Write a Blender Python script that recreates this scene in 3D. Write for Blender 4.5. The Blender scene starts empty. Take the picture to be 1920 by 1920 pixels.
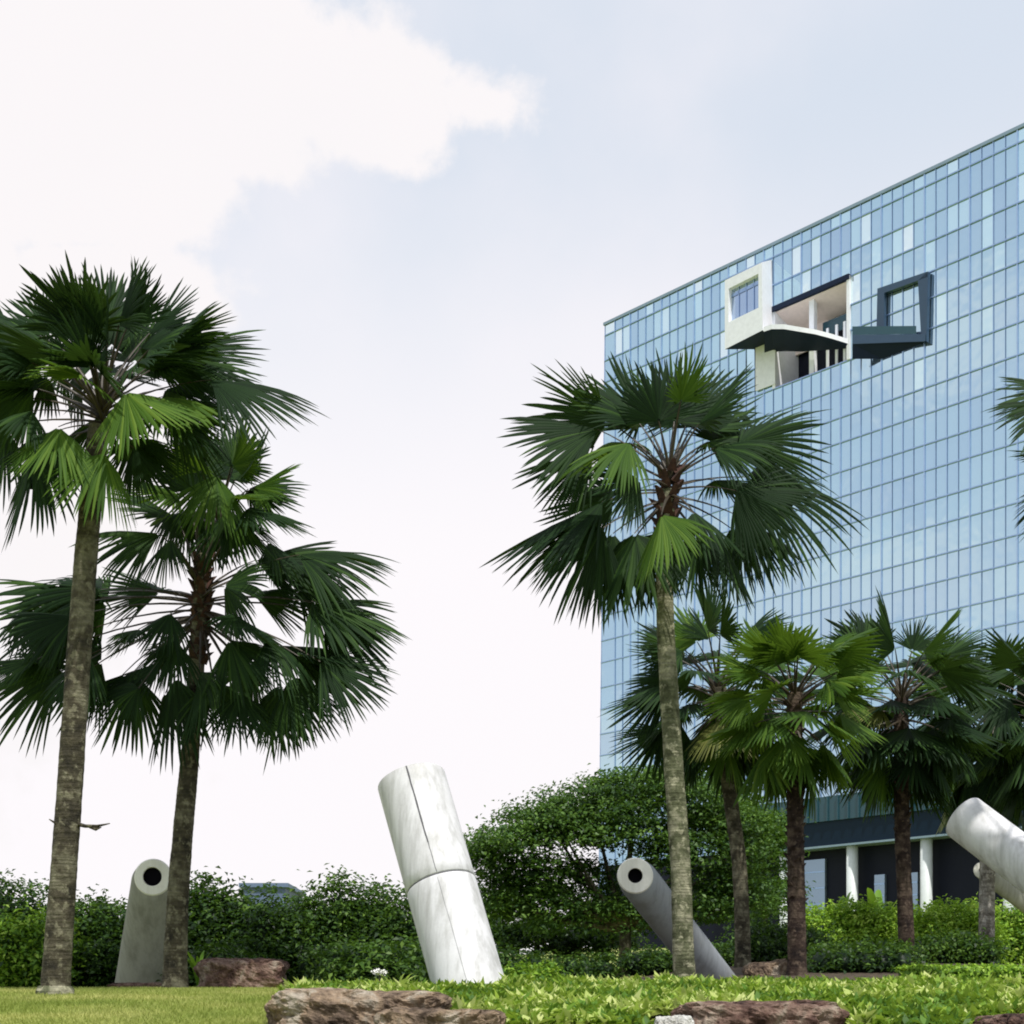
import bpy, math, random
import numpy as np
from mathutils import Vector, Matrix, noise as mnoise

# ------------------------------------------------------------------ camera, sky, sun
S = bpy.context.scene
COL = S.collection
F = 2800.0                 # focal length in photo pixels (photo is 1920 px square)
CX, HY, EYE = 960.0, 1895.0, 1.6

cam = bpy.data.cameras.new("camera"); camo = bpy.data.objects.new("camera", cam); COL.objects.link(camo)
camo.location = (0, 0, EYE); camo.rotation_euler = (math.radians(90), 0, 0)
cam.sensor_width = 36; cam.lens = F/1920*36; cam.shift_y = (HY-960)/1920
cam.clip_start = 0.1; cam.clip_end = 4000
S.camera = camo
S.view_settings.view_transform = 'Standard'; S.view_settings.look = 'None'
S.view_settings.exposure = 0.0; S.view_settings.gamma = 1.0
S.render.engine = 'CYCLES'
S.cycles.filter_width = 1.9
S.cycles.max_bounces = 6; S.cycles.transparent_max_bounces = 4
S.cycles.use_denoising = True

SUN_EL, SUN_AZ = math.radians(60), math.radians(158)     # azimuth clockwise from +Y: behind the viewer, to the right
W = bpy.data.worlds.new("World"); S.world = W; W.use_nodes = True
nt = W.node_tree; nt.nodes.clear()
def N(t, nt=None, **kw):
    n = nt.nodes.new(t)
    for k, v in kw.items(): setattr(n, k, v)
    return n
def wn(t, **kw): return N(t, nt=W.node_tree, **kw)
def wm(op, a, b=None, c=None):
    n = wn('ShaderNodeMath', operation=op)
    for i, v in enumerate((a, b, c)):
        if v is None: continue
        if isinstance(v, (int, float)): n.inputs[i].default_value = v
        else: W.node_tree.links.new(v, n.inputs[i])
    return n.outputs[0]
L = W.node_tree.links.new
out = wn('ShaderNodeOutputWorld'); bg = wn('ShaderNodeBackground'); L(bg.outputs[0], out.inputs[0])
sky = wn('ShaderNodeTexSky', sky_type='NISHITA', sun_disc=False, sun_elevation=SUN_EL, sun_rotation=SUN_AZ)
sky.air_density = 1.0; sky.dust_density = 3.0; sky.ozone_density = 1.0
tc = wn('ShaderNodeTexCoord'); sep = wn('ShaderNodeSeparateXYZ'); L(tc.outputs['Generated'], sep.inputs[0])
az = wm('ARCTAN2', sep.outputs[0], sep.outputs[1]); el = wm('ARCSINE', sep.outputs[2])
nz = wn('ShaderNodeTexNoise'); nz.inputs['Scale'].default_value = 11; nz.inputs['Detail'].default_value = 9; nz.inputs['Roughness'].default_value = .58
L(tc.outputs['Generated'], nz.inputs['Vector'])
nz2 = wn('ShaderNodeTexNoise'); nz2.inputs['Scale'].default_value = 3.2; nz2.inputs['Detail'].default_value = 6
L(tc.outputs['Generated'], nz2.inputs['Vector'])
def azel(px, py):
    u, v = (px-CX)/F, (HY-py)/F
    return math.atan(u), math.atan(v/math.hypot(1, u))
cl = None
for (px, py, rx, ry) in [(60, 130, 560, 190), (420, 110, 330, 190), (690, 215, 210, 110), (900, 205, 150, 62), (130, 330, 330, 190),
                         (190, 520, 260, 130), (-500, 500, 700, 500), (-300, 1000, 700, 500)]:
    a0, e0 = azel(px, py)
    da = wm('DIVIDE', wm('SUBTRACT', az, a0), rx/F*.95); de = wm('DIVIDE', wm('SUBTRACT', el, e0), ry/F*.9)
    r = wm('SQRT', wm('ADD', wm('MULTIPLY', da, da), wm('MULTIPLY', de, de)))
    f = wm('MULTIPLY', wm('SUBTRACT', 1.0, r), min(1.6, ry/110))
    cl = f if cl is None else wm('MAXIMUM', cl, f)
for (a0, e0, ra, re) in [(-97, 16, 9, 3.2), (-90, 9, 8, 2.5), (-108, 24, 10, 3), (-80, 20, 7, 2.5)]:
    da = wm('DIVIDE', wm('SUBTRACT', az, math.radians(a0)), math.radians(ra)); de = wm('DIVIDE', wm('SUBTRACT', el, math.radians(e0)), math.radians(re))
    r = wm('SQRT', wm('ADD', wm('MULTIPLY', da, da), wm('MULTIPLY', de, de)))
    cl = wm('MAXIMUM', cl, wm('MULTIPLY', wm('SUBTRACT', 1.0, r), .7))
amp = wm('MULTIPLY', wm('SUBTRACT', nz.outputs[0], .5), 2.6)
val = wm('ADD', cl, amp)
mr = wn('ShaderNodeMapRange', interpolation_type='SMOOTHSTEP'); L(val, mr.inputs[0])
mr.inputs[1].default_value = -.05; mr.inputs[2].default_value = .32
# thin general cloud elsewhere in the sky
mr2 = wn('ShaderNodeMapRange', interpolation_type='SMOOTHSTEP'); L(nz2.outputs[0], mr2.inputs[0])
mr2.inputs[1].default_value = .42; mr2.inputs[2].default_value = .75; mr2.inputs[4].default_value = .75
# haze towards the horizon
mr3 = wn('ShaderNodeMapRange', interpolation_type='SMOOTHSTEP'); L(el, mr3.inputs[0])
mr3.inputs[1].default_value = .56; mr3.inputs[2].default_value = .28; mr3.inputs[3].default_value = 0; mr3.inputs[4].default_value = .97
def wmix(f, a, b):
    n = wn('ShaderNodeMix', data_type='RGBA')
    for v, i in ((f, 0), (a, 6), (b, 7)):
        if isinstance(v, (int, float)): n.inputs[i].default_value = v
        elif isinstance(v, tuple): n.inputs[i].default_value = (*v, 1)
        else: L(v, n.inputs[i])
    return n.outputs[2]
skm = wn('ShaderNodeVectorMath', operation='SCALE'); L(sky.outputs[0], skm.inputs[0]); skm.inputs['Scale'].default_value = .10
veil = wmix(.86, skm.outputs[0], (.78, .85, .955))            # thin bright veil over the blue
c1 = wmix(mr2.outputs[0], veil, (.93, .90, .95))
mr4 = wn('ShaderNodeMapRange', interpolation_type='SMOOTHSTEP'); L(wm('ABSOLUTE', az), mr4.inputs[0])
mr4.inputs[1].default_value = .8; mr4.inputs[2].default_value = 1.3; mr4.inputs[3].default_value = 1; mr4.inputs[4].default_value = .12
c2 = wmix(wm('MULTIPLY', mr3.outputs[0], mr4.outputs[0]), c1, (1.0, .965, .99))
shade = wmix(nz2.outputs[0], (1.01, .96, .965), (.93, .91, .93))
c3 = wmix(mr.outputs[0], c2, shade)
L(c3, bg.inputs[0]); bg.inputs[1].default_value = 1.0

sun = bpy.data.lights.new("sun", 'SUN'); sun.energy = 4.0; sun.angle = math.radians(1.0); sun.color = (1, .955, .9)
suno = bpy.data.objects.new("sun", sun); COL.objects.link(suno)
sd = Vector((math.sin(SUN_AZ)*math.cos(SUN_EL), math.cos(SUN_AZ)*math.cos(SUN_EL), math.sin(SUN_EL)))
suno.rotation_euler = (-sd).to_track_quat('-Z', 'Y').to_euler()

# ------------------------------------------------------------------ helpers
rng = np.random.default_rng(7)
def P(px, py, Y): return Vector(((px-CX)/F*Y, Y, EYE+(HY-py)/F*Y))
def sm(x, a, b):
    t = min(1, max(0, (x-a)/(b-a))); return t*t*(3-2*t)
TP = [(-80, -.3), (2, 0), (6, .25), (10, 1.0), (12.5, 1.40), (14, 1.53), (18, 1.79), (21, 1.90), (26, 1.93), (36, 2.1), (60, 3.4), (100, 5.4), (200, 9.0), (2500, 60)]
def tz(X, Y):
    z = np.interp(Y, [a for a, b in TP], [b for a, b in TP])
    return float(z + .5*sm(X, .5, 5)*sm(Y, 20, 28) + .02*mnoise.noise(Vector((X*.5, Y*.5, 0))))

def mesh_obj(name, verts, faces, mats, parent=None, smooth=False, mi=None, tint=None):
    me = bpy.data.meshes.new(name)
    verts = np.asarray(verts, dtype=np.float32)
    if isinstance(faces, np.ndarray):
        n, k = faces.shape
        me.vertices.add(len(verts)); me.vertices.foreach_set('co', verts.ravel())
        me.loops.add(n*k); me.loops.foreach_set('vertex_index', faces.astype(np.int32).ravel())
        me.polygons.add(n); me.polygons.foreach_set('loop_start', np.arange(0, n*k, k, dtype=np.int32))
        me.update(calc_edges=True)
    else:
        me.from_pydata([tuple(map(float, v)) for v in verts], [], faces); me.update()
    if not isinstance(mats, (list, tuple)): mats = [mats]
    for m in mats: me.materials.append(m)
    if mi is not None: me.polygons.foreach_set('material_index', np.asarray(mi, dtype=np.int32))
    if smooth: me.polygons.foreach_set('use_smooth', np.ones(len(me.polygons), dtype=bool))
    if tint is not None:
        a = me.attributes.new('tint', 'FLOAT', 'FACE'); a.data.foreach_set('value', np.asarray(tint, dtype=np.float32))
    o = bpy.data.objects.new(name, me); COL.objects.link(o)
    if parent: o.parent = parent
    return o
def tag(o, label=None, cat=None, group=None, kind=None):
    if label: o['label'] = label
    if cat: o['category'] = cat
    if group: o['group'] = group
    if kind: o['kind'] = kind
    return o
def empty(name, loc, label, cat, group=None):
    o = bpy.data.objects.new(name, None); COL.objects.link(o); o.location = loc; o.empty_display_size = .2
    return tag(o, label, cat, group)

class MB:
    def __init__(s): s.v = []; s.f = []; s.m = []
    def add(s, vs, fs, m=0):
        b = len(s.v); s.v += [tuple(v) for v in vs]; s.f += [tuple(i+b for i in f) for f in fs]; s.m += [m]*len(fs)
    def hexa(s, p, m=0):   # 8 points: bottom 4 then top 4
        s.add(p, [(0, 3, 2, 1), (4, 5, 6, 7), (0, 1, 5, 4), (1, 2, 6, 5), (2, 3, 7, 6), (3, 0, 4, 7)], m)
    def tube(s, pts, rad, n=8, cap=True, m=0):
        pts = [Vector(p) for p in pts]; vs = []; fs = []
        up = Vector((0, 1, .01)).normalized()
        for i, p in enumerate(pts):
            t = (pts[min(i+1, len(pts)-1)]-pts[max(i-1, 0)]).normalized()
            a = t.cross(up)
            if a.length < 1e-4: a = t.cross(Vector((1, 0, 0)))
            a.normalize(); b = t.cross(a)
            for k in range(n):
                w = 2*math.pi*k/n; r = rad[i] if not callable(rad) else rad(i, w)
                vs.append(p+(a*math.cos(w)+b*math.sin(w))*r)
        for i in range(len(pts)-1):
            for k in range(n):
                fs.append((i*n+k, i*n+(k+1) % n, (i+1)*n+(k+1) % n, (i+1)*n+k))
        if cap: fs.append(tuple(range(n-1, -1, -1))); fs.append(tuple((len(pts)-1)*n+k for k in range(n)))
        s.add(vs, fs, m)
    def build(s, name, mats, parent=None, smooth=False, org=None):
        v = s.v
        if org is not None: v = [(a-org[0], b-org[1], c-org[2]) for a, b, c in v]
        return mesh_obj(name, v, s.f, mats, parent, smooth, s.m)

# ------------------------------------------------------------------ materials
def mat(name):
    m = bpy.data.materials.new(name); m.use_nodes = True
    t = m.node_tree; b = t.nodes['Principled BSDF']; return m, t, b
def ramp(t, src, stops):
    r = t.nodes.new('ShaderNodeValToRGB'); t.links.new(src, r.inputs[0])
    while len(r.color_ramp.elements) < len(stops): r.color_ramp.elements.new(.5)
    for e, (p, c) in zip(r.color_ramp.elements, stops): e.position = p; e.color = (*c, 1)
    return r.outputs[0]
def tnoise(t, scale, detail=6, vec=None, rough=.6, dist=0):
    n = t.nodes.new('ShaderNodeTexNoise'); n.inputs['Scale'].default_value = scale; n.inputs['Detail'].default_value = detail
    n.inputs['Roughness'].default_value = rough; n.inputs['Distortion'].default_value = dist
    if vec is None:
        c = t.nodes.new('ShaderNodeTexCoord'); vec = c.outputs['Object']
    t.links.new(vec, n.inputs['Vector']); return n.outputs[0]
def bump(t, b, src, strength, dist=.02):
    n = t.nodes.new('ShaderNodeBump'); n.inputs['Strength'].default_value = strength; n.inputs['Distance'].default_value = dist
    t.links.new(src, n.inputs['Height']); t.links.new(n.outputs[0], b.inputs['Normal'])
def mixc(t, f, a, b, mode='MIX'):
    n = t.nodes.new('ShaderNodeMix'); n.data_type = 'RGBA'; n.blend_type = mode
    for v, i in ((f, 0), (a, 6), (b, 7)):
        if isinstance(v, (int, float)): n.inputs[i].default_value = v
        elif isinstance(v, tuple): n.inputs[i].default_value = (*v, 1)
        else: t.links.new(v, n.inputs[i])
    return n.outputs[2]
def mapping(t, scale):
    c = t.nodes.new('ShaderNodeTexCoord'); mp = t.nodes.new('ShaderNodeMapping'); mp.inputs['Scale'].default_value = scale
    t.links.new(c.outputs['Object'], mp.inputs[0]); return mp.outputs[0]

def leaf_mat(name, stops, trans=(.2, .35, .04), tf=.25, rough=.5, spec=.25):
    m, t, b = mat(name)
    a = t.nodes.new('ShaderNodeAttribute'); a.attribute_name = 'tint'
    oi = t.nodes.new('ShaderNodeObjectInfo')
    ad = t.nodes.new('ShaderNodeMath'); ad.operation = 'MULTIPLY_ADD'
    t.links.new(oi.outputs['Random'], ad.inputs[0]); ad.inputs[1].default_value = .25; t.links.new(a.outputs['Fac'], ad.inputs[2])
    c = ramp(t, ad.outputs[0], stops)
    t.links.new(c, b.inputs['Base Color']); b.inputs['Roughness'].default_value = rough; b.inputs['Specular IOR Level'].default_value = spec
    tr = t.nodes.new('ShaderNodeBsdfTranslucent'); t.links.new(mixc(t, .5, c, trans), tr.inputs[0])
    mx = t.nodes.new('ShaderNodeMixShader'); mx.inputs[0].default_value = tf
    o = t.nodes['Material Output']
    t.links.new(b.outputs[0], mx.inputs[1]); t.links.new(tr.outputs[0], mx.inputs[2]); t.links.new(mx.outputs[0], o.inputs[0])
    return m
M_palm = leaf_mat('palm_leaf', [(0, (.006, .016, .007)), (.55, (.014, .036, .011)), (1, (.04, .085, .018))], trans=(.14, .27, .03), tf=.14, rough=.6, spec=.10)
M_palm_b = leaf_mat('palm_leaf_bright', [(0, (.022, .06, .008)), (.6, (.055, .12, .012)), (1, (.12, .2, .025))], trans=(.25, .42, .03), tf=.25, rough=.6, spec=.15)
M_palm_old = leaf_mat('palm_leaf_old', [(0, (.08, .10, .03)), (1, (.22, .24, .06))], trans=(.3, .35, .06), tf=.3)
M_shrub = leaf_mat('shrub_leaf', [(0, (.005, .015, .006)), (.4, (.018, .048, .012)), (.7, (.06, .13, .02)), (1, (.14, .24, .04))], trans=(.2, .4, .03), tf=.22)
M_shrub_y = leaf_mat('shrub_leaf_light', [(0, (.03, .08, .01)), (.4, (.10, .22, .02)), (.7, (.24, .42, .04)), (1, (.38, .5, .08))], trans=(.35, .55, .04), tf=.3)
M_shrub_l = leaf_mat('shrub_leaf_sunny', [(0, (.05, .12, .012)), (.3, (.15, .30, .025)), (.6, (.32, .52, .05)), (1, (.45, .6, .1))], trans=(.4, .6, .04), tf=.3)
M_tree = leaf_mat('tree_leaf', [(0, (.010, .03, .010)), (.4, (.03, .075, .018)), (.75, (.085, .17, .03)), (1, (.14, .24, .045))], trans=(.2, .4, .03), tf=.22)
M_cover = leaf_mat('cover_leaf', [(0, (.03, .09, .012)), (.35, (.11, .23, .025)), (.65, (.30, .43, .05)), (1, (.6, .66, .25))], trans=(.4, .6, .05), tf=.3)
M_grass = leaf_mat('grass_blade', [(0, (.14, .20, .035)), (.5, (.27, .33, .07)), (1, (.48, .48, .16))], trans=(.4, .5, .08), tf=.3, rough=.6)

def bark_mat(name, c1, c2, c3, ring=22):
    m, t, b = mat(name)
    n1 = tnoise(t, 3.5, 8); n2 = tnoise(t, 22, 6)
    v = mapping(t, (1, 1, ring)); n3 = tnoise(t, 1.2, 4, v)
    c = ramp(t, n1, [(.36, c1), (.5, c2), (.60, c3)])
    n4 = tnoise(t, 9, 5); c = mixc(t, ramp(t, n4, [(.54, (0, 0, 0)), (.62, (.75, .75, .75))]), c, tuple(min(1, 1.5*q) for q in c3))
    c = mixc(t, .4, c, ramp(t, n3, [(.35, (.35, .35, .35)), (.6, (1, 1, 1))]), 'MULTIPLY')
    c = mixc(t, .35, c, ramp(t, n2, [(.35, (.3, .3, .3)), (.65, (1.3, 1.3, 1.3))]), 'MULTIPLY')
    t.links.new(c, b.inputs['Base Color']); b.inputs['Roughness'].default_value = .9; b.inputs['Specular IOR Level'].default_value = .15
    ad = t.nodes.new('ShaderNodeMath'); ad.operation = 'ADD'; t.links.new(n3, ad.inputs[0]); t.links.new(n2, ad.inputs[1])
    bump(t, b, ad.outputs[0], .8, .025); return m
M_bark = bark_mat('bark_brown', (.035, .032, .024), (.085, .075, .05), (.17, .16, .11))
M_bark_g = bark_mat('bark_lichen', (.06, .065, .035), (.14, .15, .085), (.30, .29, .2))
M_bark_r = bark_mat('bark_red', (.022, .017, .016), (.05, .034, .027), (.10, .075, .055), 14)
M_bark_w = bark_mat('bark_pale', (.10, .09, .075), (.25, .23, .19), (.42, .4, .35), 12)
M_petiole, t, b = mat('petiole'); b.inputs['Base Color'].default_value = (.04, .03, .015, 1); b.inputs['Roughness'].default_value = .5
M_fibre, t, b = mat('fibre')
t.links.new(ramp(t, tnoise(t, 14, 6), [(.3, (.02, .01, .01)), (.7, (.10, .045, .03))]), b.inputs['Base Color']); b.inputs['Roughness'].default_value = .95

def stone_mat(name, stops, sc=2.0, bs=.9):
    m, t, b = mat(name)
    n1 = tnoise(t, sc, 9, dist=.6); n2 = tnoise(t, sc*7, 8)
    c = ramp(t, n1, stops)
    c = mixc(t, .55, c, ramp(t, n2, [(.32, (.3, .3, .3)), (.62, (1.25, 1.25, 1.25))]), 'MULTIPLY')
    t.links.new(c, b.inputs['Base Color']); b.inputs['Roughness'].default_value = .92; b.inputs['Specular IOR Level'].default_value = .2
    bump(t, b, n2, bs, .05); return m
M_rock = stone_mat('rock_brown', [(.34, (.06, .042, .032)), (.44, (.17, .125, .09)), (.54, (.30, .22, .15)), (.64, (.40, .35, .28))], 3)
M_rock_r = stone_mat('rock_red', [(.36, (.04, .025, .022)), (.46, (.12, .07, .055)), (.56, (.23, .155, .12)), (.66, (.34, .28, .22))], 3)
M_rock_w = stone_mat('rock_white', [(.3, (.4, .39, .36)), (.6, (.7, .7, .66))])

def concrete(name, base, dirt, amt=.5, rough=.55, grime=(.3,.3,.28)):
    m, t, b = mat(name)
    v = mapping(t, (4, 4, .35)); n1 = tnoise(t, 1.6, 8, v, .65); n2 = tnoise(t, 30, 5); n3 = tnoise(t, 1.1, 5)
    c = mixc(t, ramp(t, n1, [(.45, (0, 0, 0)), (.66, (amt, amt, amt))]), base, dirt)
    c = mixc(t, ramp(t, n3, [(.5, (0, 0, 0)), (.7, (amt*.6,)*3)]), c, grime)
    c = mixc(t, .15, c, ramp(t, n2, [(.3, (.7, .7, .7)), (.7, (1.1, 1.1, 1.1))]), 'MULTIPLY')
    t.links.new(c, b.inputs['Base Color']); b.inputs['Roughness'].default_value = rough
    bump(t, b, n2, .25, .006); return m
M_white = concrete('painted_concrete', (.70, .70, .72), (.40, .40, .39), .8, grime=(.38, .38, .35))
M_grey = concrete('weathered_concrete', (.33, .33, .29), (.18, .18, .15), .7, .8)
M_face = concrete('pale_face', (.88, .87, .80), (.6, .58, .5), .4)
M_bluegrey = concrete('bluegrey_concrete', (.30, .33, .36), (.16, .17, .17), .6, .6)
M_dark, t, b = mat('bore_shade'); b.inputs['Specular IOR Level'].default_value = 0; b.inputs['Base Color'].default_value = (.008, .007, .01, 1); b.inputs['Roughness'].default_value = .8  # black stands for the deep shade inside the shallow bores
M_joint, t, b = mat('joint'); b.inputs['Base Color'].default_value = (.10, .10, .11, 1); b.inputs['Roughness'].default_value = .8

# glass of the curtain wall: tinted reflective coating, slightly different from pane to pane
M_glass, t, b = mat('reflective_glass')
a = t.nodes.new('ShaderNodeAttribute'); a.attribute_name = 'tint'
c = ramp(t, a.outputs['Fac'], [(0, (.44, .54, .70)), (.35, (.47, .63, .76)), (.6, (.53, .72, .81)), (.85, (.66, .86, .92)), (1, (.9, 1, 1.0))])
t.links.new(c, b.inputs['Base Color']); b.inputs['Metallic'].default_value = .92; b.inputs['Roughness'].default_value = .06
bump(t, b, tnoise(t, .5, 2), .12, .15)
def plain(name, col, rough=.5, metal=0):
    m, t, b = mat(name); b.inputs['Roughness'].default_value = rough; b.inputs['Metallic'].default_value = metal
    n = tnoise(t, 3, 5)
    if max(col) < .06: b.inputs['Specular IOR Level'].default_value = .12
    t.links.new(mixc(t, .25, col, ramp(t, n, [(.3, (.7, .7, .7)), (.7, (1.2, 1.2, 1.2))]), 'MULTIPLY'), b.inputs['Base Color']); return m
M_mull = plain('mullion_metal', (.33, .45, .66), .3, .85)
M_mull_v = plain('mullion_metal_light', (.42, .55, .74), .3, .88)
M_roofedge = plain('parapet_metal', (.24, .33, .40), .4, .3)
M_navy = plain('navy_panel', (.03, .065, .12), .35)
M_navy2 = plain('navy_panel_and_shade', (.012, .02, .045), .6)  # near-black navy; on the undersides it stands for their shade
M_whitep = plain('white_panel', (.84, .86, .90), .5)
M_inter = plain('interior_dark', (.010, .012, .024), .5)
M_soffit = plain('soffit_warm', (.72, .62, .58), .7)
M_canopy = plain('canopy_glass', (.022, .07, .095), .25)
M_canopy2 = plain('canopy_dark', (.007, .018, .035), .4)
M_column = plain('column_paint', (.62, .66, .66), .5)
M_lobby, t, b = mat('lobby_glass'); b.inputs['Base Color'].default_value = (.30, .38, .48, 1); b.inputs['Roughness'].default_value = .12; b.inputs['Metallic'].default_value = .6
M_lawn, t, b = mat('lawn')
c = ramp(t, tnoise(t, .7, 8), [(.3, (.15, .20, .04)), (.5, (.25, .30, .06)), (.7, (.40, .40, .13))])
c = mixc(t, .5, c, ramp(t, tnoise(t, 18, 4), [(.3, (.45, .45, .45)), (.7, (1.2, 1.2, 1.2))]), 'MULTIPLY')
t.links.new(c, b.inputs['Base Color']); b.inputs['Roughness'].default_value = .95; bump(t, b, tnoise(t, 25, 4), .6, .03)
M_soil, t, b = mat('soil')
t.links.new(ramp(t, tnoise(t, 6, 8), [(.3, (.03, .022, .015)), (.7, (.11, .08, .05))]), b.inputs['Base Color']); b.inputs['Roughness'].default_value = .95
bump(t, b, tnoise(t, 30, 4), .8, .03)

# ------------------------------------------------------------------ ground
def sheet(name, xs, ys, dz, m, keep=None):
    vs = [(x, y, tz(x, y)+dz) for y in ys for x in xs]; nx = len(xs)
    fs = []
    for j in range(len(ys)-1):
        for i in range(nx-1):
            if keep and not keep((xs[i]+xs[i+1])/2, (ys[j]+ys[j+1])/2): continue
            fs.append((j*nx+i, j*nx+i+1, (j+1)*nx+i+1, (j+1)*nx+i))
    return mesh_obj(name, vs, fs, m, smooth=True)
xs = [-2000, -600, -200, -80, -40] + list(np.arange(-24, 24.1, .5)) + [40, 80, 200, 600, 2000]
ys = [-80, -20, -5, 0] + list(np.arange(2, 44, .5)) + [50, 60, 80, 120, 200, 400, 1000, 2500]
g = sheet('ground', xs, ys, 0, M_lawn); tag(g, 'gently rising green lawn under the palms', 'ground', kind='structure')
def edge(Y): return -.155*Y + .12*math.sin(Y*2.1)
bed = sheet('planting_bed', list(np.arange(-6, 14, .25)), list(np.arange(11.5, 34, .25)), .012, M_soil, lambda x, y: x > edge(y) and y > 11.5)
tag(bed, 'dark soil of the planted bed beside the lawn', 'planting bed', kind='structure')

def leaves(pos, nrm, axis, length, width, rs, fold=.25):
    """quads (base, left, tip, right) folded along the rib"""
    n = len(pos)
    nrm = nrm/np.linalg.norm(nrm, axis=1, keepdims=True)
    axis = axis-nrm*np.sum(axis*nrm, axis=1, keepdims=True); axis /= np.linalg.norm(axis, axis=1, keepdims=True)+1e-9
    lat = np.cross(nrm, axis)
    ln = length[:, None]; w = width[:, None]
    base = pos-axis*ln*.5; tip = pos+axis*ln*.5-nrm*ln*.15
    l = pos+lat*w*.5+nrm*w*fold-axis*ln*.05; r = pos-lat*w*.5+nrm*w*fold-axis*ln*.05
    v = np.stack([base, l, tip, r], 1).reshape(-1, 3)
    f = np.arange(n*4).reshape(n, 4)
    return v, f
def rand_dir(n, r): 
    v = r.normal(size=(n, 3)); return v/np.linalg.norm(v, axis=1, keepdims=True)

# grass on the visible slope: too many blades to count
def grass():
    r = np.random.default_rng(3); n = 60000
    Y = 12.2+r.random(n)**1.1*9.3; X = (-.36+r.random(n)*.235)*Y
    keep = X < np.array([edge(y)+.1 for y in Y]); X, Y = X[keep], Y[keep]; n = len(X)
    Z = np.array([tz(x, y) for x, y in zip(X, Y)])
    h = .02+.035*r.random(n); a = r.random(n)*6.28; w = .006+.006*r.random(n)
    lean = r.normal(size=(n, 2))*.02
    p = np.stack([X, Y, Z], 1); d = np.stack([np.cos(a)*w, np.sin(a)*w, 0*a], 1)
    tip = p+np.stack([lean[:, 0], lean[:, 1], h], 1)
    v = np.stack([p-d, p+d, tip], 1).reshape(-1, 3)
    nn = np.array([mnoise.noise(Vector((x*.9, y*.9, 3))) for x, y in zip(X, Y)])
    o = mesh_obj('grass', v, np.arange(n*3).reshape(n, 3), M_grass, tint=np.clip(.35+nn*.5+r.random(n)*.3, 0, 1))
    tag(o, 'short mown grass on the slope below the tall palms', 'grass', kind='stuff')
grass()

# yellow-green ground cover
def cover():
    r = np.random.default_rng(5); V = []; T = []
    n = 6000
    Y = 12.3+r.random(n)*6.6; X = (-.165+r.random(n)*.56)*Y
    px = CX+X/Y*F
    hid = ((px > 505) & (px < 850) & (Y < 14.1)) | ((px > 700) & (px < 950) & (Y < 13.3)) | ((px > 1215) & (px < 1600) & (Y < 13.5)) | ((px > 1820) & (Y < 13.3))
    ok = (X > np.array([edge(y)+.15 for y in Y])) & ~hid; X, Y = X[ok], Y[ok]
    lows, axs, nms, ls, ws, ts = [], [], [], [], [], []
    for x, y in zip(X, Y):
        z = tz(x, y); hs = .03+.065*(1+mnoise.noise(Vector((x*1.3, y*1.3, 9))))+.05*r.random()
        if x < -.05*y and y > 16.2 : hs *= .7
        k = r.integers(6, 16); tn = np.clip(.38+.95*mnoise.noise(Vector((x*1.3, y*1.3, 1)))+.12*r.normal(), 0, 1)
        for _ in range(k):
            a = r.random()*6.28; e = .25+r.random()*1.0
            ax = np.array([math.cos(a)*math.cos(e), math.sin(a)*math.cos(e), math.sin(e)])
            nm = np.array([-math.cos(a)*math.sin(e), -math.sin(a)*math.sin(e), math.cos(e)])+r.normal(size=3)*.25
            l = (.05+.08*r.random())*(1+.5*tn); q = hs*(.35+.65*r.random())
            lows.append(np.array([x, y, z+q])+ax*l*.5+np.array([*(r.normal(size=2)*.05), 0])); axs.append(ax); nms.append(nm); ls.append(l); ws.append(l*(.3+.2*r.random()))
            ts.append(np.clip(tn+.18*r.normal(), 0, 1))
    v, f = leaves(np.array(lows), np.array(nms), np.array(axs), np.array(ls), np.array(ws), r)
    o = mesh_obj('ground_cover', v, f, M_cover, tint=ts)
    tag(o, 'low yellow-green leafy ground cover filling the bed between the rocks', 'ground cover', kind='stuff')
cover()

# ------------------------------------------------------------------ office building
UV = 2540.0                                   # facade lines run to a point this far left of the axis
TH = math.atan(UV/F); SN, CN = math.sin(TH), math.cos(TH)
P0 = Vector((815/F*103.7, 103.7, 0)); D = Vector((-SN, CN, 0)); OUT = Vector((-CN, -SN, 0))
def spx(px):
    u = px-CX; return (F*P0.x-P0.y*u)/(F*SN+CN*u)
def W3(s, z, o=0):
    p = P0+D*s+OUT*o; return Vector((p.x, p.y, z))
def FP(px, py, o=0):     # the point of the plane `o` metres in front of the facade seen at (px, py)
    d = Vector(((px-CX)/F, 1, (HY-py)/F)); q = P0+OUT*o
    tt = q.dot(OUT)/(d.x*OUT.x+d.y*OUT.y)
    return Vector((d.x*tt, d.y*tt, EYE+d.z*tt))
ROOF = 60.7
bld = empty('office_building', W3(0, 2.0), 'tall blue glass office building rising behind the palms', 'building')
BO = bld.location.copy()
def bb(mb, name, m, smooth=False, parent=None):
    return mb.build(name, m, parent or bld, smooth, org=BO)
SL = spx(1134); SR = -46.0
def s_left(z): return SL + (60-z)*.0165
# storey lines
levels = sorted([41.4+4*k for k in range(-7, 5)]+[39.55+4*k for k in range(-5, 6)])
levels = [l for l in levels if 14.5 < l < 60]
lv = [14.0]+levels+[ROOF-.25]
MOD = .886
cols = []; k0 = int(math.ceil(SR/MOD))
s = k0*MOD
while s < SL-.3: cols.append(s); s += MOD
cols.append(None)   # the slanting end
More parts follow.
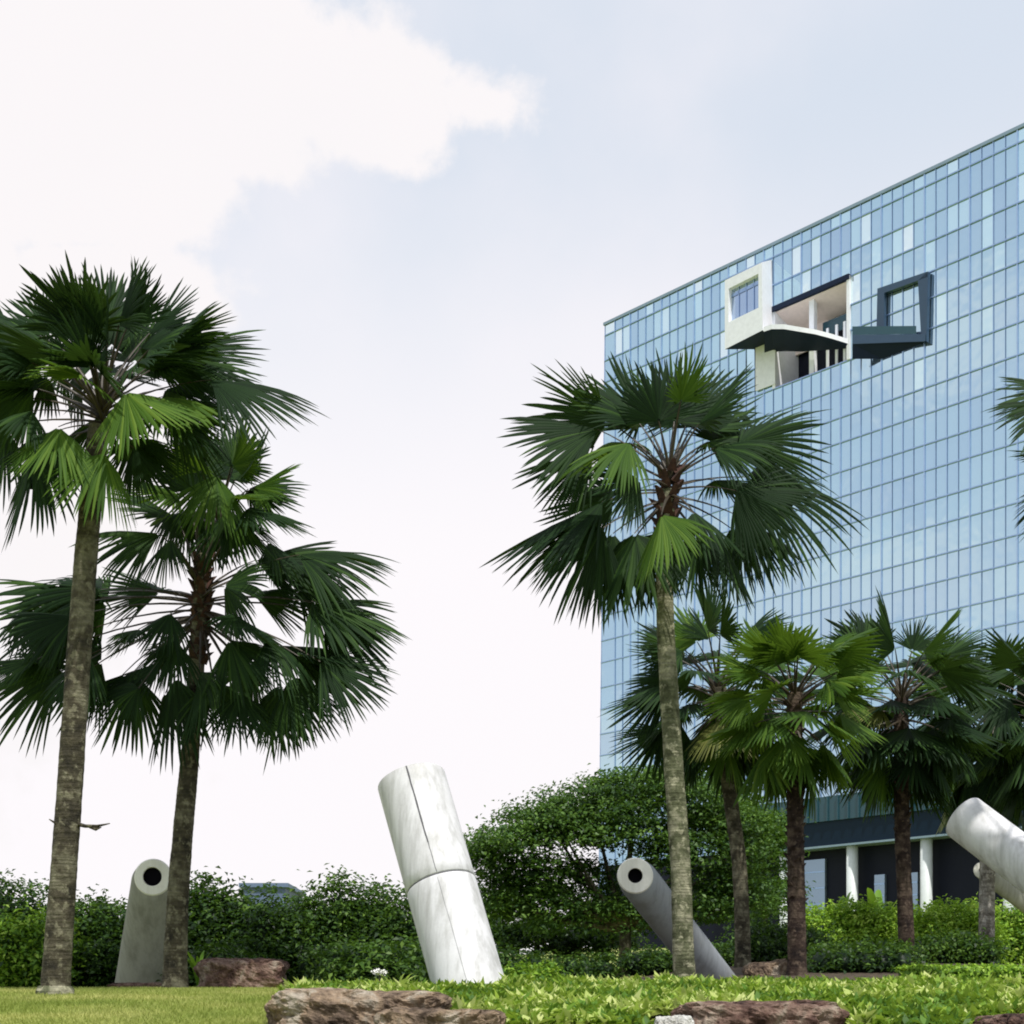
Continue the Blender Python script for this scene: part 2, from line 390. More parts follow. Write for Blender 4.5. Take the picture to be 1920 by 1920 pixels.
# recessed terrace
RS0, RS1 = spx(1592), spx(1446)
RZT = FP(1518, 532).z; RZB = FP(1518, 684).z
RS0 = round(RS0/MOD)*MOD; RS1 = round(RS1/MOD)*MOD
RZT = min(lv, key=lambda z: abs(z-RZT)); RZB = min(lv, key=lambda z: abs(z-RZB))
r = np.random.default_rng(11)
cells = []
mull_v = MB(); 
for j in range(len(lv)-1):
    z0, z1 = lv[j], lv[j+1]
    for i in range(len(cols)-1):
        sa = cols[i]; sb = cols[i+1] if cols[i+1] is not None else s_left((z0+z1)/2)
        sm_, zm = (sa+sb)/2, (z0+z1)/2
        if RS0 < sm_ < RS1 and RZB < zm < RZT: continue
        cells.append((sa, sb, z0, z1))
def pane(c):
    sa, sb, z0, z1 = c; g = .035
    ta, tb = r.normal()*.0022, r.normal()*.0022
    pts = []
    for (s_, z_) in ((sa+g, z0+g), (sb-g, z0+g), (sb-g, z1-g), (sa+g, z1-g)):
        pts.append(W3(s_, z_, -.06+ta*(s_-(sa+sb)/2)/.5*1.0+tb*(z_-(z0+z1)/2)))
    row_top = z1 > 55.5; x = .46+.04*r.normal()
    patch = mnoise.noise(Vector((sa*.16, z0*.22, 0)))
    x += patch*.22
    if row_top and r.random() < .2: x = .72+.28*r.random()
    elif z1 > 45 and r.random() < .05: x = .7+.12*r.random()
    if sa > 12 and z1 > 46: x += .14*r.random()
    return pts, min(1, max(0, x))
def vis(c):
    p = W3(c[0], c[2]); px = CX+F*p.x/p.y; py = HY-F*(p.z-EYE)/p.y
    return px < 1905 and 330 < py < 1120
vc = sorted([c for c in cells if vis(c)], key=lambda c: c[0]-0*c[2])[:100]
vset = set(vc)
for c in vc:
    pts, x = pane(c)
    mesh_obj('window', [p-BO for p in pts], [(0, 3, 2, 1)], M_glass, bld, tint=[x])
V = []; T = []
for c in cells:
    if c in vset: continue
    pts, x = pane(c); V += [p-BO for p in pts]; T.append(x)
Fc = np.arange(len(V)).reshape(-1, 4)[:, ::-1]
cw = mesh_obj('window_field', [tuple(v) for v in V], Fc.copy(), M_glass, bld, tint=T); cw['kind'] = 'stuff'
cw['label'] = 'remaining blue glass panes of the curtain wall'
def bar(mb, s0, s1, z0, z1, o0, o1, m=0):
    mb.hexa([W3(s0, z0, o0), W3(s1, z0, o0), W3(s1, z0, o1), W3(s0, z0, o1), W3(s0, z1, o0), W3(s1, z1, o0), W3(s1, z1, o1), W3(s0, z1, o1)], m)
mv = MB()
for i, s in enumerate(cols[:-1]):
    w = .022 if i % 2 else .014
    if i % 4 == 1: w = .04
    if RS0-.01 < s < RS1+.01 and s not in (RS0, RS1):
        bar(mv, s-w, s+w, 14, RZB-.05, -.12, .02); bar(mv, s-w, s+w, RZT+.05, ROOF-.2, -.12, .02)
    else: bar(mv, s-w, s+w, 14, ROOF-.2, -.12, .02)
bb(mv, 'vertical_mullions', M_mull_v)
mh = MB()
for i, z in enumerate(levels):
    w = .045
    segs = [(SR, s_left(z))]
    if RZB+.2 < z < RZT-.05: segs = [(SR, RS0), (RS1, s_left(z))]
    for a_, b_ in segs: bar(mh, a_, b_, z-w, z+w, -.12, .035)
bb(mh, 'horizontal_mullions', M_mull)
# solid body behind the skin
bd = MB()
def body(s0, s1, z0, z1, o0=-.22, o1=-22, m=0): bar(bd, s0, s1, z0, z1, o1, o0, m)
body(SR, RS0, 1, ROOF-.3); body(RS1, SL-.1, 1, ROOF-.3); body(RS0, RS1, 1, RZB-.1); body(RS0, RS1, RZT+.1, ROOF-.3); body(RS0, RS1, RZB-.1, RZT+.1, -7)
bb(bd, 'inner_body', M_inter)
# slanting end strip
en = MB(); en.hexa([W3(SL-.1, 1, -22), W3(s_left(1), 1, -22), W3(s_left(1), 1, -.02), W3(SL-.1, 1, -.23), W3(SL-.1, ROOF, -22), W3(s_left(ROOF)+.05, ROOF, -22), W3(s_left(ROOF)+.05, ROOF, -.02), W3(SL-.1, ROOF, -.23)])
bb(en, 'end_wall', M_mull)
pr = MB(); bar(pr, SR, s_left(ROOF)+.15, ROOF-.25, ROOF-.02, -22, .06); bb(pr, 'roof', M_roofedge)

# terrace recess: side walls, back glass, soffit, columns, slabs
tr = MB(); bar(tr, RS0-.02, RS0+.25, RZB, RZT, -6.9, .12); bar(tr, RS1-.25, RS1+.02, RZB, RZT, -6.9, .05); bb(tr, 'terrace_side_wall', M_whitep)
so = MB(); so.hexa([W3(RS0+.25, RZT-2.7, -6.8), W3(RS1-.25, RZT-2.7, -6.8), W3(RS1-.25, RZT-.32, -.05), W3(RS0+.25, RZT-.32, -.05),
                    W3(RS0+.25, RZT-2.5, -6.8), W3(RS1-.25, RZT-2.5, -6.8), W3(RS1-.25, RZT-.28, -.05), W3(RS0+.25, RZT-.28, -.05)]); bb(so, 'terrace_soffit', M_soffit)
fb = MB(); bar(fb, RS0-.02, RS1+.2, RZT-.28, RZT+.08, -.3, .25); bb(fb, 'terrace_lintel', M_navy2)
cm = MB(); sc = spx(1517); bar(cm, sc-.22, sc+.22, RZB, RZT-.3, -.7, -.3); bb(cm, 'terrace_column', M_whitep)
ZD = FP(1560, 565).z
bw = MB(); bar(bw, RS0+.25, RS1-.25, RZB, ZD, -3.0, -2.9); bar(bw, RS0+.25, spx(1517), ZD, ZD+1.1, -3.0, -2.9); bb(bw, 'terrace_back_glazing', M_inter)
bw = MB(); bar(bw, spx(1515), RS1-.25, ZD-1.6, RZT-.3, -2.6, -2.5); bb(bw, 'terrace_back_wall', M_soffit)
ra = MB(); bar(ra, RS0+.3, sc-.3, ZD-1.7, ZD-.6, -1.35, -1.3); bb(ra, 'terrace_balustrade', M_canopy)
wl2 = MB(); bar(wl2, RS1-.3, RS1+1.6, RZB+.3, RZB+3.9, .03, .12); bb(wl2, 'pale_wall_panel', M_whitep)
for q in (1545, 1562, 1577):
    pn = MB(); sq = spx(q); bar(pn, sq-.1, sq+.1, RZB, RZB+3.2, -.5, -.4); bb(pn, 'terrace_post', M_whitep)
# curved white slab edge springing from the box
def ring_solid(mb, lower, upper, m=0):
    n = len(lower); mb.add(list(lower)+list(upper), [tuple(range(n-1, -1, -1)), tuple(range(n, 2*n))]+[(i, (i+1) % n, n+(i+1) % n, n+i) for i in range(n)], m)
crv = [(1432, 617, 2.6), (1447, 612, 2.6), (1470, 612, 2.5), (1500, 617, 2.2), (1530, 622, 1.7), (1560, 630, 1.0), (1592, 640, .05)]
cb = MB()
lo = [FP(x, y+5, o) for x, y, o in crv]; hi = [FP(x, y-4, o) for x, y, o in crv]
wlo = [W3(spx(x), FP(x, y+5, o).z-.25, -.1) for x, y, o in crv][::-1]
whi = [W3(spx(x), FP(x, y-4, o).z-.05, -.1) for x, y, o in crv][::-1]
for i in range(len(crv)-1):
    j = len(crv)-1-i
    cb.hexa([lo[i], lo[i+1], wlo[j-1], wlo[j], hi[i], hi[i+1], whi[j-1], whi[j]])
    cb.m[-6] = 1  # bottom of the white slab coloured dark, its shade painted in
bb(cb, 'curved_slab', [M_whitep, M_navy2])
# white projecting box
wb = MB(); oF = 2.4
outer = [(1359, 526), (1428, 492), (1430, 619), (1359, 655)]; inner = [(1366, 541), (1422, 513), (1422, 577), (1366, 604)]
O = [FP(x, y, oF) for x, y in outer]; I = [FP(x, y, oF) for x, y in inner]; I2 = [FP(x, y, oF)-OUT*.4 for x, y in inner]
B = [FP(1384, 522, 0), FP(1447, 487, 0), FP(1450, 640, 0), FP(1414, 655, 0)]
for i in range(4):
    j = (i+1) % 4
    wb.add([O[i], O[j], I[j], I[i]], [(0, 1, 2, 3)]); wb.add([I[i], I[j], I2[j], I2[i]], [(0, 1, 2, 3)])
wb.add([O[0], O[1], B[1], B[0]], [(0, 1, 2, 3)]); wb.add([O[1], O[2], B[2], B[1]], [(0, 1, 2, 3)]); wb.add([O[0], O[3], B[3], B[0]], [(0, 1, 2, 3)])
wbo = bb(wb, 'white_box_window', M_whitep); wbo['label'] = 'white framed box projecting from the glass facade'
ub = MB(); ub.add([O[2], O[3], B[3], B[2]], [(0, 1, 2, 3)]); bb(ub, 'underside', M_navy2, parent=None)  # shade under the white box, put in as a dark colour
gl = MB(); gl.add(I2, [(0, 1, 2, 3)]); go = bb(gl, 'box_glass', M_glass)
mb = MB()
for i in range(1, 4):
    f = i/4; a1 = I2[0].lerp(I2[1], f)+OUT*.05; a2 = I2[3].lerp(I2[2], f)+OUT*.05; w = D*.04
    mb.add([a1-w, a1+w, a2+w, a2-w, ], [(0, 1, 2, 3)])
a1 = I2[0].lerp(I2[3], .18)+OUT*.05; a2 = I2[1].lerp(I2[2], .18)+OUT*.05; w = Vector((0, 0, .12)); mb.add([a1-w, a1+w, a2+w, a2-w], [(0, 1, 2, 3)])
bb(mb, 'glazing_bars', M_mull)
# navy framed balcony
nb = MB()
def slabq(mb, front, o0, o1, m=0):
    a_ = [FP(x, y, o0) for x, y in front]; b_ = [p-OUT*(o0-o1) for p in a_]
    n = len(front); mb.add(a_+b_, [tuple(range(n)), tuple(range(2*n-1, n-1, -1))]+[(i, (i+1) % n, n+(i+1) % n, n+i) for i in range(n)], m)
slabq(nb, [(1645, 541), (1739, 509), (1740, 519), (1658, 549)], .35, 0.03)
slabq(nb, [(1645, 541), (1658, 549), (1657, 628), (1643, 632)], .35, 0.03)
slabq(nb, [(1721, 526), (1740, 509), (1737, 640), (1727, 632)], .35, 0.03)
bb(nb, 'navy_balcony_frame', M_navy)
fb2 = MB()
pA, pB, pC, pD = FP(1598, 612, 1.3), FP(1736, 608, .4), FP(1735, 640, .4), FP(1598, 645, 1.3)
bA, bB, bC, bD = [W3(spx(x), FP(x, y, 0).z, .03) for x, y in ((1600, 600), (1738, 606), (1736, 640), (1600, 640))]
q1, q2, q3, q4 = FP(1598, 628, 1.3), FP(1736, 626, .4), pC, pD
fb2.add([q1, q2, q3, q4], [(0, 1, 2, 3)]); bb(fb2, 'balcony_fascia', M_navy)
rl = MB(); rl.add([pA, FP(1718, 611, .5), FP(1718, 626, .5), q1], [(0, 1, 2, 3)]); bb(rl, 'balcony_rail', M_canopy)
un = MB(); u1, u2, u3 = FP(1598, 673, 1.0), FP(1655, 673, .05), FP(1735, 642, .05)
un.add([pD, pC, u3, u2, u1], [(0, 1, 2), (0, 2, 3), (0, 3, 4)]); bb(un, 'balcony_underside', M_navy2)  # shade below the balcony painted as a deeper navy

# entrance canopy, columns and lobby
cz1 = FP(1600, 1494).z; cz0 = FP(1600, 1579, 3).z; czm = FP(1600, 1540).z
ca = MB(); bar(ca, -20, spx(1425), czm, cz1, .05, 1.6); 
s = -20
while s < spx(1425): bar(ca, s-.05, s+.05, czm, cz1, 1.6, 1.72); s += .9
bb(ca, 'canopy_fascia', M_canopy)
cb2 = MB(); bar(cb2, -20, spx(1425), cz0+.15, czm-.01, .05, 1.45); bb(cb2, 'canopy_base', M_canopy2)
ct = MB(); bar(ct, -20, spx(1425), cz0, cz0+.14, .05, 1.62); bb(ct, 'canopy_trim', M_roofedge)
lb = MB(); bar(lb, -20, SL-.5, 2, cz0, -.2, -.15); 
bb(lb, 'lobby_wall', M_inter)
for q in (1472, 1598, 1737, 1893):
    p = FP(q, 1650, .9); c_ = MB(); c_.tube([(p.x, p.y, 1.5), (p.x, p.y, cz0-.01)], [.42, .42], 20); bb(c_, 'column', M_column, True)
for (x0, x1, y0, y1) in ((1508, 1548, 1612, 1720), (1641, 1660, 1640, 1720), (1708, 1722, 1636, 1720), (1640, 1662, 1590, 1600)):
    a_, b_ = spx(x0), spx(x1); z1_ = FP((x0+x1)/2, y0).z; z0_ = FP((x0+x1)/2, y1).z
    d_ = MB(); bar(d_, b_, a_, z0_, z1_, -.14, .1)
    if y0 < 1600: continue
    do = bb(d_, 'lobby_pane', M_lobby)
    e_ = MB()
    for ff in (.22, .5, .78): zz = z1_+(z0_-z1_)*ff; bar(e_, b_, a_, zz-.06, zz+.06, .1, .13)
    e_.build('transom', M_mull, do, org=BO)

# low far building
fbd = empty('distant_building', P(490, 1700, 180), 'low blue-grey building just showing over the left hedge', 'building')
q = MB(); 
def wbox(mb, x0, x1, y0, y1, z0, z1, m=0): mb.hexa([(x0, y0, z0), (x1, y0, z0), (x1, y1, z0), (x0, y1, z0), (x0, y0, z1), (x1, y0, z1), (x1, y1, z1), (x0, y1, z1)], m)
a_, b_ = P(455, 1656, 180), P(535, 1656, 180)
wbox(q, a_.x, b_.x, 180, 195, 2, a_.z-.5); q.build('wall', plain('far_wall', (.10, .14, .24), .7), fbd, org=fbd.location)
q = MB(); wbox(q, a_.x-.4, b_.x+.4, 179.6, 195.4, a_.z-.5, a_.z); q.build('roof', plain('far_roof', (.12, .17, .28), .7), fbd, org=fbd.location)

# ------------------------------------------------------------------ pipes of the sculpture
def sheared_pipe(face_px, face_r_px, Yf, base_px, Yb, rb, hole, label, mside, hole_off=(0, 0), depth=.07):
    """a round post leaning towards the viewer, its end cut upright so the round face with its bore looks out"""
    c = P(*face_px, Yf); r0 = face_r_px/F*Yf; b = P(*base_px, Yb)
    root = empty('leaning_pipe', (b.x, b.y, tz(b.x, b.y)), label, 'sculpture', 'leaning concrete pipes of the sculpture')
    n = 56; nm = Vector((0.06, -1, .05)).normalized(); ax = nm.cross(Vector((0, 0, 1))).normalized(); ay = ax.cross(nm)*-1
    if ay.z < 0: ay = -ay
    ao = (b-c).normalized(); ho = (ao-nm*0)
    # section perpendicular-ish at the base
    bx = Vector((-1, 0, 0)); bz = Vector((0, 0, 1))
    sb = MB(); rings = 26; vs = []; fs = []
    bev = .03*r0/.3
    prof = [(0, r0-bev, -0.0), (0, r0-bev*.3, bev*.3), (0, r0, bev)]
    for i in range(rings+1):
        t_ = i/rings; rr = r0+(rb-r0)*t_
        p = c.lerp(b, t_)
        for k in range(n):
            w = 2*math.pi*k/n; e1 = ax.lerp(bx, t_); e2 = ay.lerp(bz, t_)
            rj = rr*(1+.006*mnoise.noise(Vector((math.cos(w)*2, math.sin(w)*2, i*.4))))
            if i == 0: rj -= bev
            vs.append(p+(e1*math.cos(w)+e2*math.sin(w))*rj)
    for i in range(rings):
        for k in range(n): fs.append((i*n+k, i*n+(k+1) % n, (i+1)*n+(k+1) % n, (i+1)*n+k))
    sb.add(vs, fs); sb.build('shaft', mside, root, True, org=root.location)
    fc = MB(); vs = []; fs = []
    hr = r0*hole; hc = c+ax*hole_off[0]*r0+ay*hole_off[1]*r0
    back = -nm
    for (rr, cc, dd) in ((r0-bev*1.0, c, 0), (r0-bev*1.6, c, -.02), (hr*1.06, hc, -.02), (hr, hc, 0.0), (hr, hc, depth)):
        for k in range(n):
            w = 2*math.pi*k/n; vs.append(cc+(ax*math.cos(w)+ay*math.sin(w))*rr+back*(dd+.002))
    for j in range(3):
        for k in range(n): fs.append((j*n+k, j*n+(k+1) % n, (j+1)*n+(k+1) % n, (j+1)*n+k))
    fc.add(vs, fs); fc.build('end_face', M_face, root, False, org=root.location)
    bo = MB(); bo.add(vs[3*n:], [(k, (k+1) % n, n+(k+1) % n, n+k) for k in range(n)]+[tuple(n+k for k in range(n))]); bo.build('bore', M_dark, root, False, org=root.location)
    return root, c, b
pA_, c_, b_ = sheared_pipe((287, 1645), 39, 22.6, (262, 1872), 23.6, .43, .44, 'grey weathered pipe post with a round holed face, behind the slim leaning palm trunk', M_grey, (.03, .03))
# thin seam on the face and side
sheared_pipe((1191, 1642), 38, 22.5, (1362, 1862), 24.8, .30, .36, 'grey leaning pipe with pale holed face, crossing behind the middle palm trunk', M_bluegrey, depth=.12)
sheared_pipe((1840, 1632), 17, 34, (2100, 1830), 37, .20, .3, 'small pale pipe end showing just under the large white pipe', M_grey)

def round_pipe(base, top, rad, label, joint_at=None, seam_ang=None, m=M_white, endcap=True):
    """a straight round post with squared end, a joint ring and a lengthwise seam"""
    root = empty('leaning_pipe', (base.x, base.y, tz(base.x, base.y)), label, 'sculpture', 'leaning concrete pipes of the sculpture')
    ax = (top-base); Ln = ax.length; ax.normalize()
    e1 = ax.cross(Vector((0, 1, 0))).normalized(); e2 = ax.cross(e1)
    n = 96
    def seg(name, t0, t1, round_top):
        mb = MB(); prof = [(t0, rad-.012), (t0+.012, rad)]
        k_ = 10
        for i in range(1, k_): prof.append((t0+.012+(t1-t0-.02)*i/k_, rad))
        prof += [(t1-.014, rad), (t1-.004, rad-.004), (t1, rad-.014)]
        if round_top: prof += [(t1-.002, rad*.55), (t1-.15, rad*.5)]
        vs = []; fs = []
        for (d, rr) in prof:
            for k in range(n):
                w = 2*math.pi*k/n; vs.append(base+ax*d+(e1*math.cos(w)+e2*math.sin(w))*rr)
        for i in range(len(prof)-1):
            for k in range(n): fs.append((i*n+k, i*n+(k+1) % n, (i+1)*n+(k+1) % n, (i+1)*n+k))
        fs.append(tuple(range(n-1, -1, -1))); fs.append(tuple((len(prof)-1)*n+k for k in range(n)))
        mb.add(vs, fs); o = mb.build(name, m, root, True, org=root.location); return o
    def ring(t0, t1, rr):
        mb = MB(); mb.tube([base+ax*t0, base+ax*t1], [rr, rr], 64, m=0); mb.build('joint', M_joint, root, True, org=root.location)
    if joint_at:
        seg('lower_section', 0, joint_at-.009, False); ring(joint_at-.015, joint_at+.015, rad-.012); seg('upper_section', joint_at+.009, Ln, True)
    else: seg('shaft', 0, Ln, True)
    if seam_ang is not None:
        mb = MB(); s0 = joint_at or Ln*.1
        N_ = 24
        for (a0, t0, t1, wd) in ((seam_ang, s0+(Ln-s0)*.28, Ln-.01, .012), (seam_ang+.012, s0+.02, s0+(Ln-s0)*.3, .005), (seam_ang, .1, s0-.05, .0025)):
            pts = []
            for i in range(N_+1):
                f = i/N_; w = a0+.012*mnoise.noise(Vector((f*7, a0, 0))); wd_ = wd*(.7+.6*abs(mnoise.noise(Vector((f*5, 2, 0)))))
                pts.append((base+ax*(t0+(t1-t0)*f), w, wd_/rad))
            vs = []; fs = []
            for p, w, dw in pts:
                for q_ in (w-dw, w+dw): vs.append(p+(e1*math.cos(q_)+e2*math.sin(q_))*(rad+.0025))
            for i in range(N_): fs.append((2*i, 2*i+1, 2*i+3, 2*i+2))
            mb.add(vs, fs)
        mb.build('seam', M_joint, root, False, org=root.location)
    return root
bs = P(893, 1895, 18.0); tp = P(772, 1466, 18.0); tp.y += .95
tp = Vector((tp.x*(1+.95/18), tp.y, EYE+(tp.z-EYE)*(1+.95/18)))
ax = (tp-bs).normalized()
root = round_pipe(bs, tp+ax*.02, .44, 'large white leaning pipe with a joint ring, left of the middle palm', joint_at=(tp-bs).length*.53, seam_ang=math.radians(90+0))
# right: white pipe lying towards the lower right
b4 = P(2200, 1830, 18.0); t4 = P(1806, 1532, 20.0)
round_pipe(b4, t4, .31, 'smooth white pipe slanting in from the right edge of the garden')

# ------------------------------------------------------------------ rocks
def rock(px0, px1, py0, py1, Y, depth, m, label, seed, tilt=0, flat=.8):
    SC = 1
    a_, b_ = P(px0, py0, Y), P(px1, py1, Y); w = (b_.x-a_.x)/2; cx = (a_.x+b_.x)/2; gz = min(b_.z, tz(cx, Y))-.15-.9*(a_.z-b_.z)
    h = (a_.z-gz)/2; cz = (a_.z+gz)/2; n = 44
    vs = []; fs = []; idx = {}
    def addv(p):
        k = tuple(round(x, 5) for x in p)
        if k not in idx: idx[k] = len(vs); vs.append(Vector(p))
        return idx[k]
    for axis in range(3):
        for sgn in (-1, 1):
            for i in range(n):
                for j in range(n):
                    q_ = []
                    for (di, dj) in ((0, 0), (1, 0), (1, 1), (0, 1)):
                        u, v = -1+2*(i+di)/n, -1+2*(j+dj)/n
                        p = [0, 0, 0]; p[axis] = sgn; p[(axis+1) % 3] = u; p[(axis+2) % 3] = v; q_.append(addv(p))
                    fs.append(tuple(q_ if sgn > 0 else q_[::-1]))
    o3 = Vector((seed*3.1, seed*1.7, seed))
    res = []
    for p in vs:
        L4 = (abs(p.x)**7+abs(p.y)**7+abs(p.z)**7)**(1/7); q_ = p/L4
        k = 1+.10*mnoise.noise(q_*1.1+o3)+.10*mnoise.noise(q_*2.6+o3)-.16*max(0, .16-abs(mnoise.noise(q_*2.1+o3*2)))*3+.07*mnoise.noise(q_*6+o3)-.06*abs(mnoise.noise(q_*9+o3))+.03*mnoise.noise(q_*19+o3)
        st = .03*math.sin(q_.z*9+mnoise.noise(q_*2+o3)*3)
        x, y, z = q_.x*w*(k+st), q_.y*depth*(k+st), q_.z*h*(1+(k-1)*.45)
        z += tilt*x
        res.append((x, y, z))
    o = mesh_obj('boulder', res, fs, m, smooth=False); o.location = (cx, Y, cz)
    tag(o, label, 'rock', 'boulders along the bed'); return o
rock(372, 532, 1797, 1862, 22.3, .5, M_rock_r, 'dark red-brown boulder at the far edge of the lawn, right of the holed grey post', 1, .02)
rock(515, 842, 1857, 1960, 13.3, .6, M_rock, 'largest brown boulder, flat-topped, where the lawn meets the bed', 2, -.01)
rock(716, 945, 1893, 1970, 12.35, .4, M_rock, 'lower brown boulder in front of the largest one', 3)
rock(1262, 1580, 1878, 1970, 12.8, .5, M_rock_r, 'reddish boulder sunk in ground cover below the middle palm', 4)
rock(1226, 1300, 1906, 1950, 12.2, .14, M_rock_w, 'small whitish stone at the left foot of the reddish boulder', 5)
rock(1396, 1482, 1803, 1850, 24.6, .35, M_rock, 'small tan rock beside the base of the red-barked palm', 6, .08)
rock(1838, 2000, 1903, 1980, 12.5, .4, M_rock_r, 'brown rock cut off by the bottom right corner', 8)
rock(205, 330, 1843, 1866, 22.4, .3, M_rock_r, 'flat dark stone lying at the foot of the holed grey post', 10)

# ------------------------------------------------------------------ palms
def frond(root, C, H, T, nrm, r, m, nseg=40, span=118, droop=.5, gap=.0, wid=1.0):
    """costapalmate fan: stalk C->H, blade from H reaching T"""
    C, H, T = np.array(C), np.array(H), np.array(T)
    A = T-H; R = np.linalg.norm(A); A = A/R
    nrm = np.array(nrm, float); nrm = nrm-A*nrm.dot(A)
    if np.linalg.norm(nrm) < .05: nrm = np.cross(A, [1, .2, 0])
    nrm /= np.linalg.norm(nrm); Lt = np.cross(A, nrm)
    sp = math.radians(span); d = 2*sp/nseg
    phi = -sp+d*(np.arange(nseg)+.5)
    rs = np.array([.04, .28, .46, .62, .78, .9, 1.0])
    cut = .50+.14*r.random()
    prof = np.where(rs <= cut+.05, 1.0, np.clip((1-rs)/(1-cut), 0, 1)**.62)
    verts = []; tint = []
    base_len = .60+.40*np.cos(phi); seglen = base_len*(1+.08*r.normal(size=nseg))
    torn = r.random(nseg) < .05; seglen = np.where(torn, seglen*.6, seglen)
    droop = droop*(1.15-.6*max(0, A[2]))
    jit = r.normal(size=nseg)*.018; dr = droop*(.7+.6*r.random(nseg))*.5; cup = .45+.45*r.random()
    fold = r.normal()*.12
    dm = float(dr.mean())
    def at(a, rad, rr, dd):
        c_ = (A*math.cos(a)+Lt*math.sin(a))*rr*(1-.22*dd*max(0, rad-.38))
        return H+c_-nrm*(cup*abs(math.sin(a))*rr*.7+fold*rr*rad)-np.array([0, 0, dd*R*max(0, rad-.38)**1.9])
    for i in range(nseg):
        ph = phi[i]
        for q, rad in enumerate(rs):
            inner = rad <= .5
            rr = rad*R*(base_len[i] if inner else seglen[i]); dd = dm if inner else dr[i]
            a = ph+(0 if inner else jit[i]*rad); ha = d*.5*(1.02 if inner else .86*prof[q]/rad**.5)
            pl = nrm*(d*.5*rr*.35*(prof[q] if not inner else 1))
            if inner:
                la = .60+.40*math.cos(a-ha); lb = .60+.40*math.cos(a+ha)
                verts += [at(a-ha, rad, rad*R*la, dd)-pl, at(a, rad, rr, dd)+pl, at(a+ha, rad, rad*R*lb, dd)-pl]
            else: verts += [at(a-ha, rad, rr, dd)-pl, at(a, rad, rr, dd)+pl, at(a+ha, rad, rr, dd)-pl]
    verts = np.array(verts); K = len(rs)
    fa = []
    for i in range(nseg):
        b0 = i*K*3
        for q in range(K-1):
            for w in (0, 1):
                fa.append((b0+q*3+w, b0+q*3+w+1, b0+(q+1)*3+w+1, b0+(q+1)*3+w))
        tint += [float(np.clip(.35+.22*r.normal(), 0, 1))]*((K-1)*2)
    base_t = .12*r.normal(); tint = [min(1, max(0, t_+base_t)) for t_ in tint]
    # stalk
    pm = (C+H)/2+np.array([0, 0, 1])*np.linalg.norm(H-C)*.10
    n0 = len(verts); pv = []; ns = 7; nr = 5
    for i in range(ns):
        t_ = i/(ns-1); p = C*(1-t_)**2+2*pm*t_*(1-t_)+H*t_*t_; rad = .022*(1-t_)+.009
        for k in range(nr):
            w = 2*math.pi*k/nr; pv.append(p+np.array([math.cos(w)*rad, math.sin(w)*rad*.6, math.sin(w)*rad*.8]))
    verts = np.concatenate([verts, np.array(pv)]); pf = []
    for i in range(ns-1):
        for k in range(nr): pf.append((n0+i*nr+k, n0+i*nr+(k+1) % nr, n0+(i+1)*nr+(k+1) % nr, n0+(i+1)*nr+k))
    faces = np.array(fa+pf); mi = [0]*len(fa)+[1]*len(pf); tint += [.5]*len(pf)
    o = mesh_obj('frond', verts-np.array(root.location), faces, [m, M_petiole], root, mi=mi, tint=tint)
    return o

def trunk(root, pts, r0, r1, m, rings=True, flare=1.25, seed=0):
    """pts: world points up the trunk"""
    mb = MB(); pts = [Vector(p) for p in pts]
    # resample with a smooth curve
    n = 150; out_ = []
    for i in range(n+1):
        t_ = i/n*(len(pts)-1); k = min(int(t_), len(pts)-2); f = t_-k
        p0, p1, p2, p3 = pts[max(k-1, 0)], pts[k], pts[k+1], pts[min(k+2, len(pts)-1)]
        out_.append(.5*((2*p1)+(p2-p0)*f+(2*p0-5*p1+4*p2-p3)*f*f+(3*p1-p0-3*p2+p3)*f**3))
    Ln = sum((out_[i+1]-out_[i]).length for i in range(n))
    def rad(i, w):
        t_ = i/n; h = t_*Ln
        rr = r0+(r1-r0)*t_; rr *= 1+(flare-1)*math.exp(-h/.22)
        rr *= 1+.035*(((h/.075) % 1)-.5)+.05*mnoise.noise(Vector((math.cos(w)*1.5, math.sin(w)*1.5, h*3+seed)))
        if h < .25: rr *= 1+.10*mnoise.noise(Vector((math.cos(w)*4, math.sin(w)*4, seed)))
        return rr
    mb.tube(out_, rad, 20)
    return mb.build('trunk', m, root, True, org=root.location)
def boots(root, p0, p1, rad, n, m, seed, ln=.16):
    """old leaf bases wrapped round the trunk"""
    r = random.Random(seed); mb = MB(); p0, p1 = Vector(p0), Vector(p1); ax = (p1-p0).normalized()
    e1 = ax.cross(Vector((0, 1, 0))).normalized(); e2 = ax.cross(e1)
    for i in range(n):
        t_ = i/n; a = i*2.4+r.random()*.4; c = p0.lerp(p1, t_); d = e1*math.cos(a)+e2*math.sin(a); lt = ax.cross(d)
        w = rad*.55; l = ln*(.7+.7*r.random()); o_ = .25+.5*r.random()
        b1 = c+d*rad*.85-lt*w; b2 = c+d*rad*.85+lt*w; b3 = c+d*rad*.3+ax*.02
        tp_ = c+d*(rad+l*o_)+ax*l
        mb.add([b1, b2, tp_+lt*w*.35, tp_-lt*w*.35, b3+ax*l*.5], [(0, 1, 2, 3), (0, 3, 4), (1, 4, 2), (3, 2, 4), (0, 4, 1)])
    return mb.build('leaf_bases', m, root, False, org=root.location)

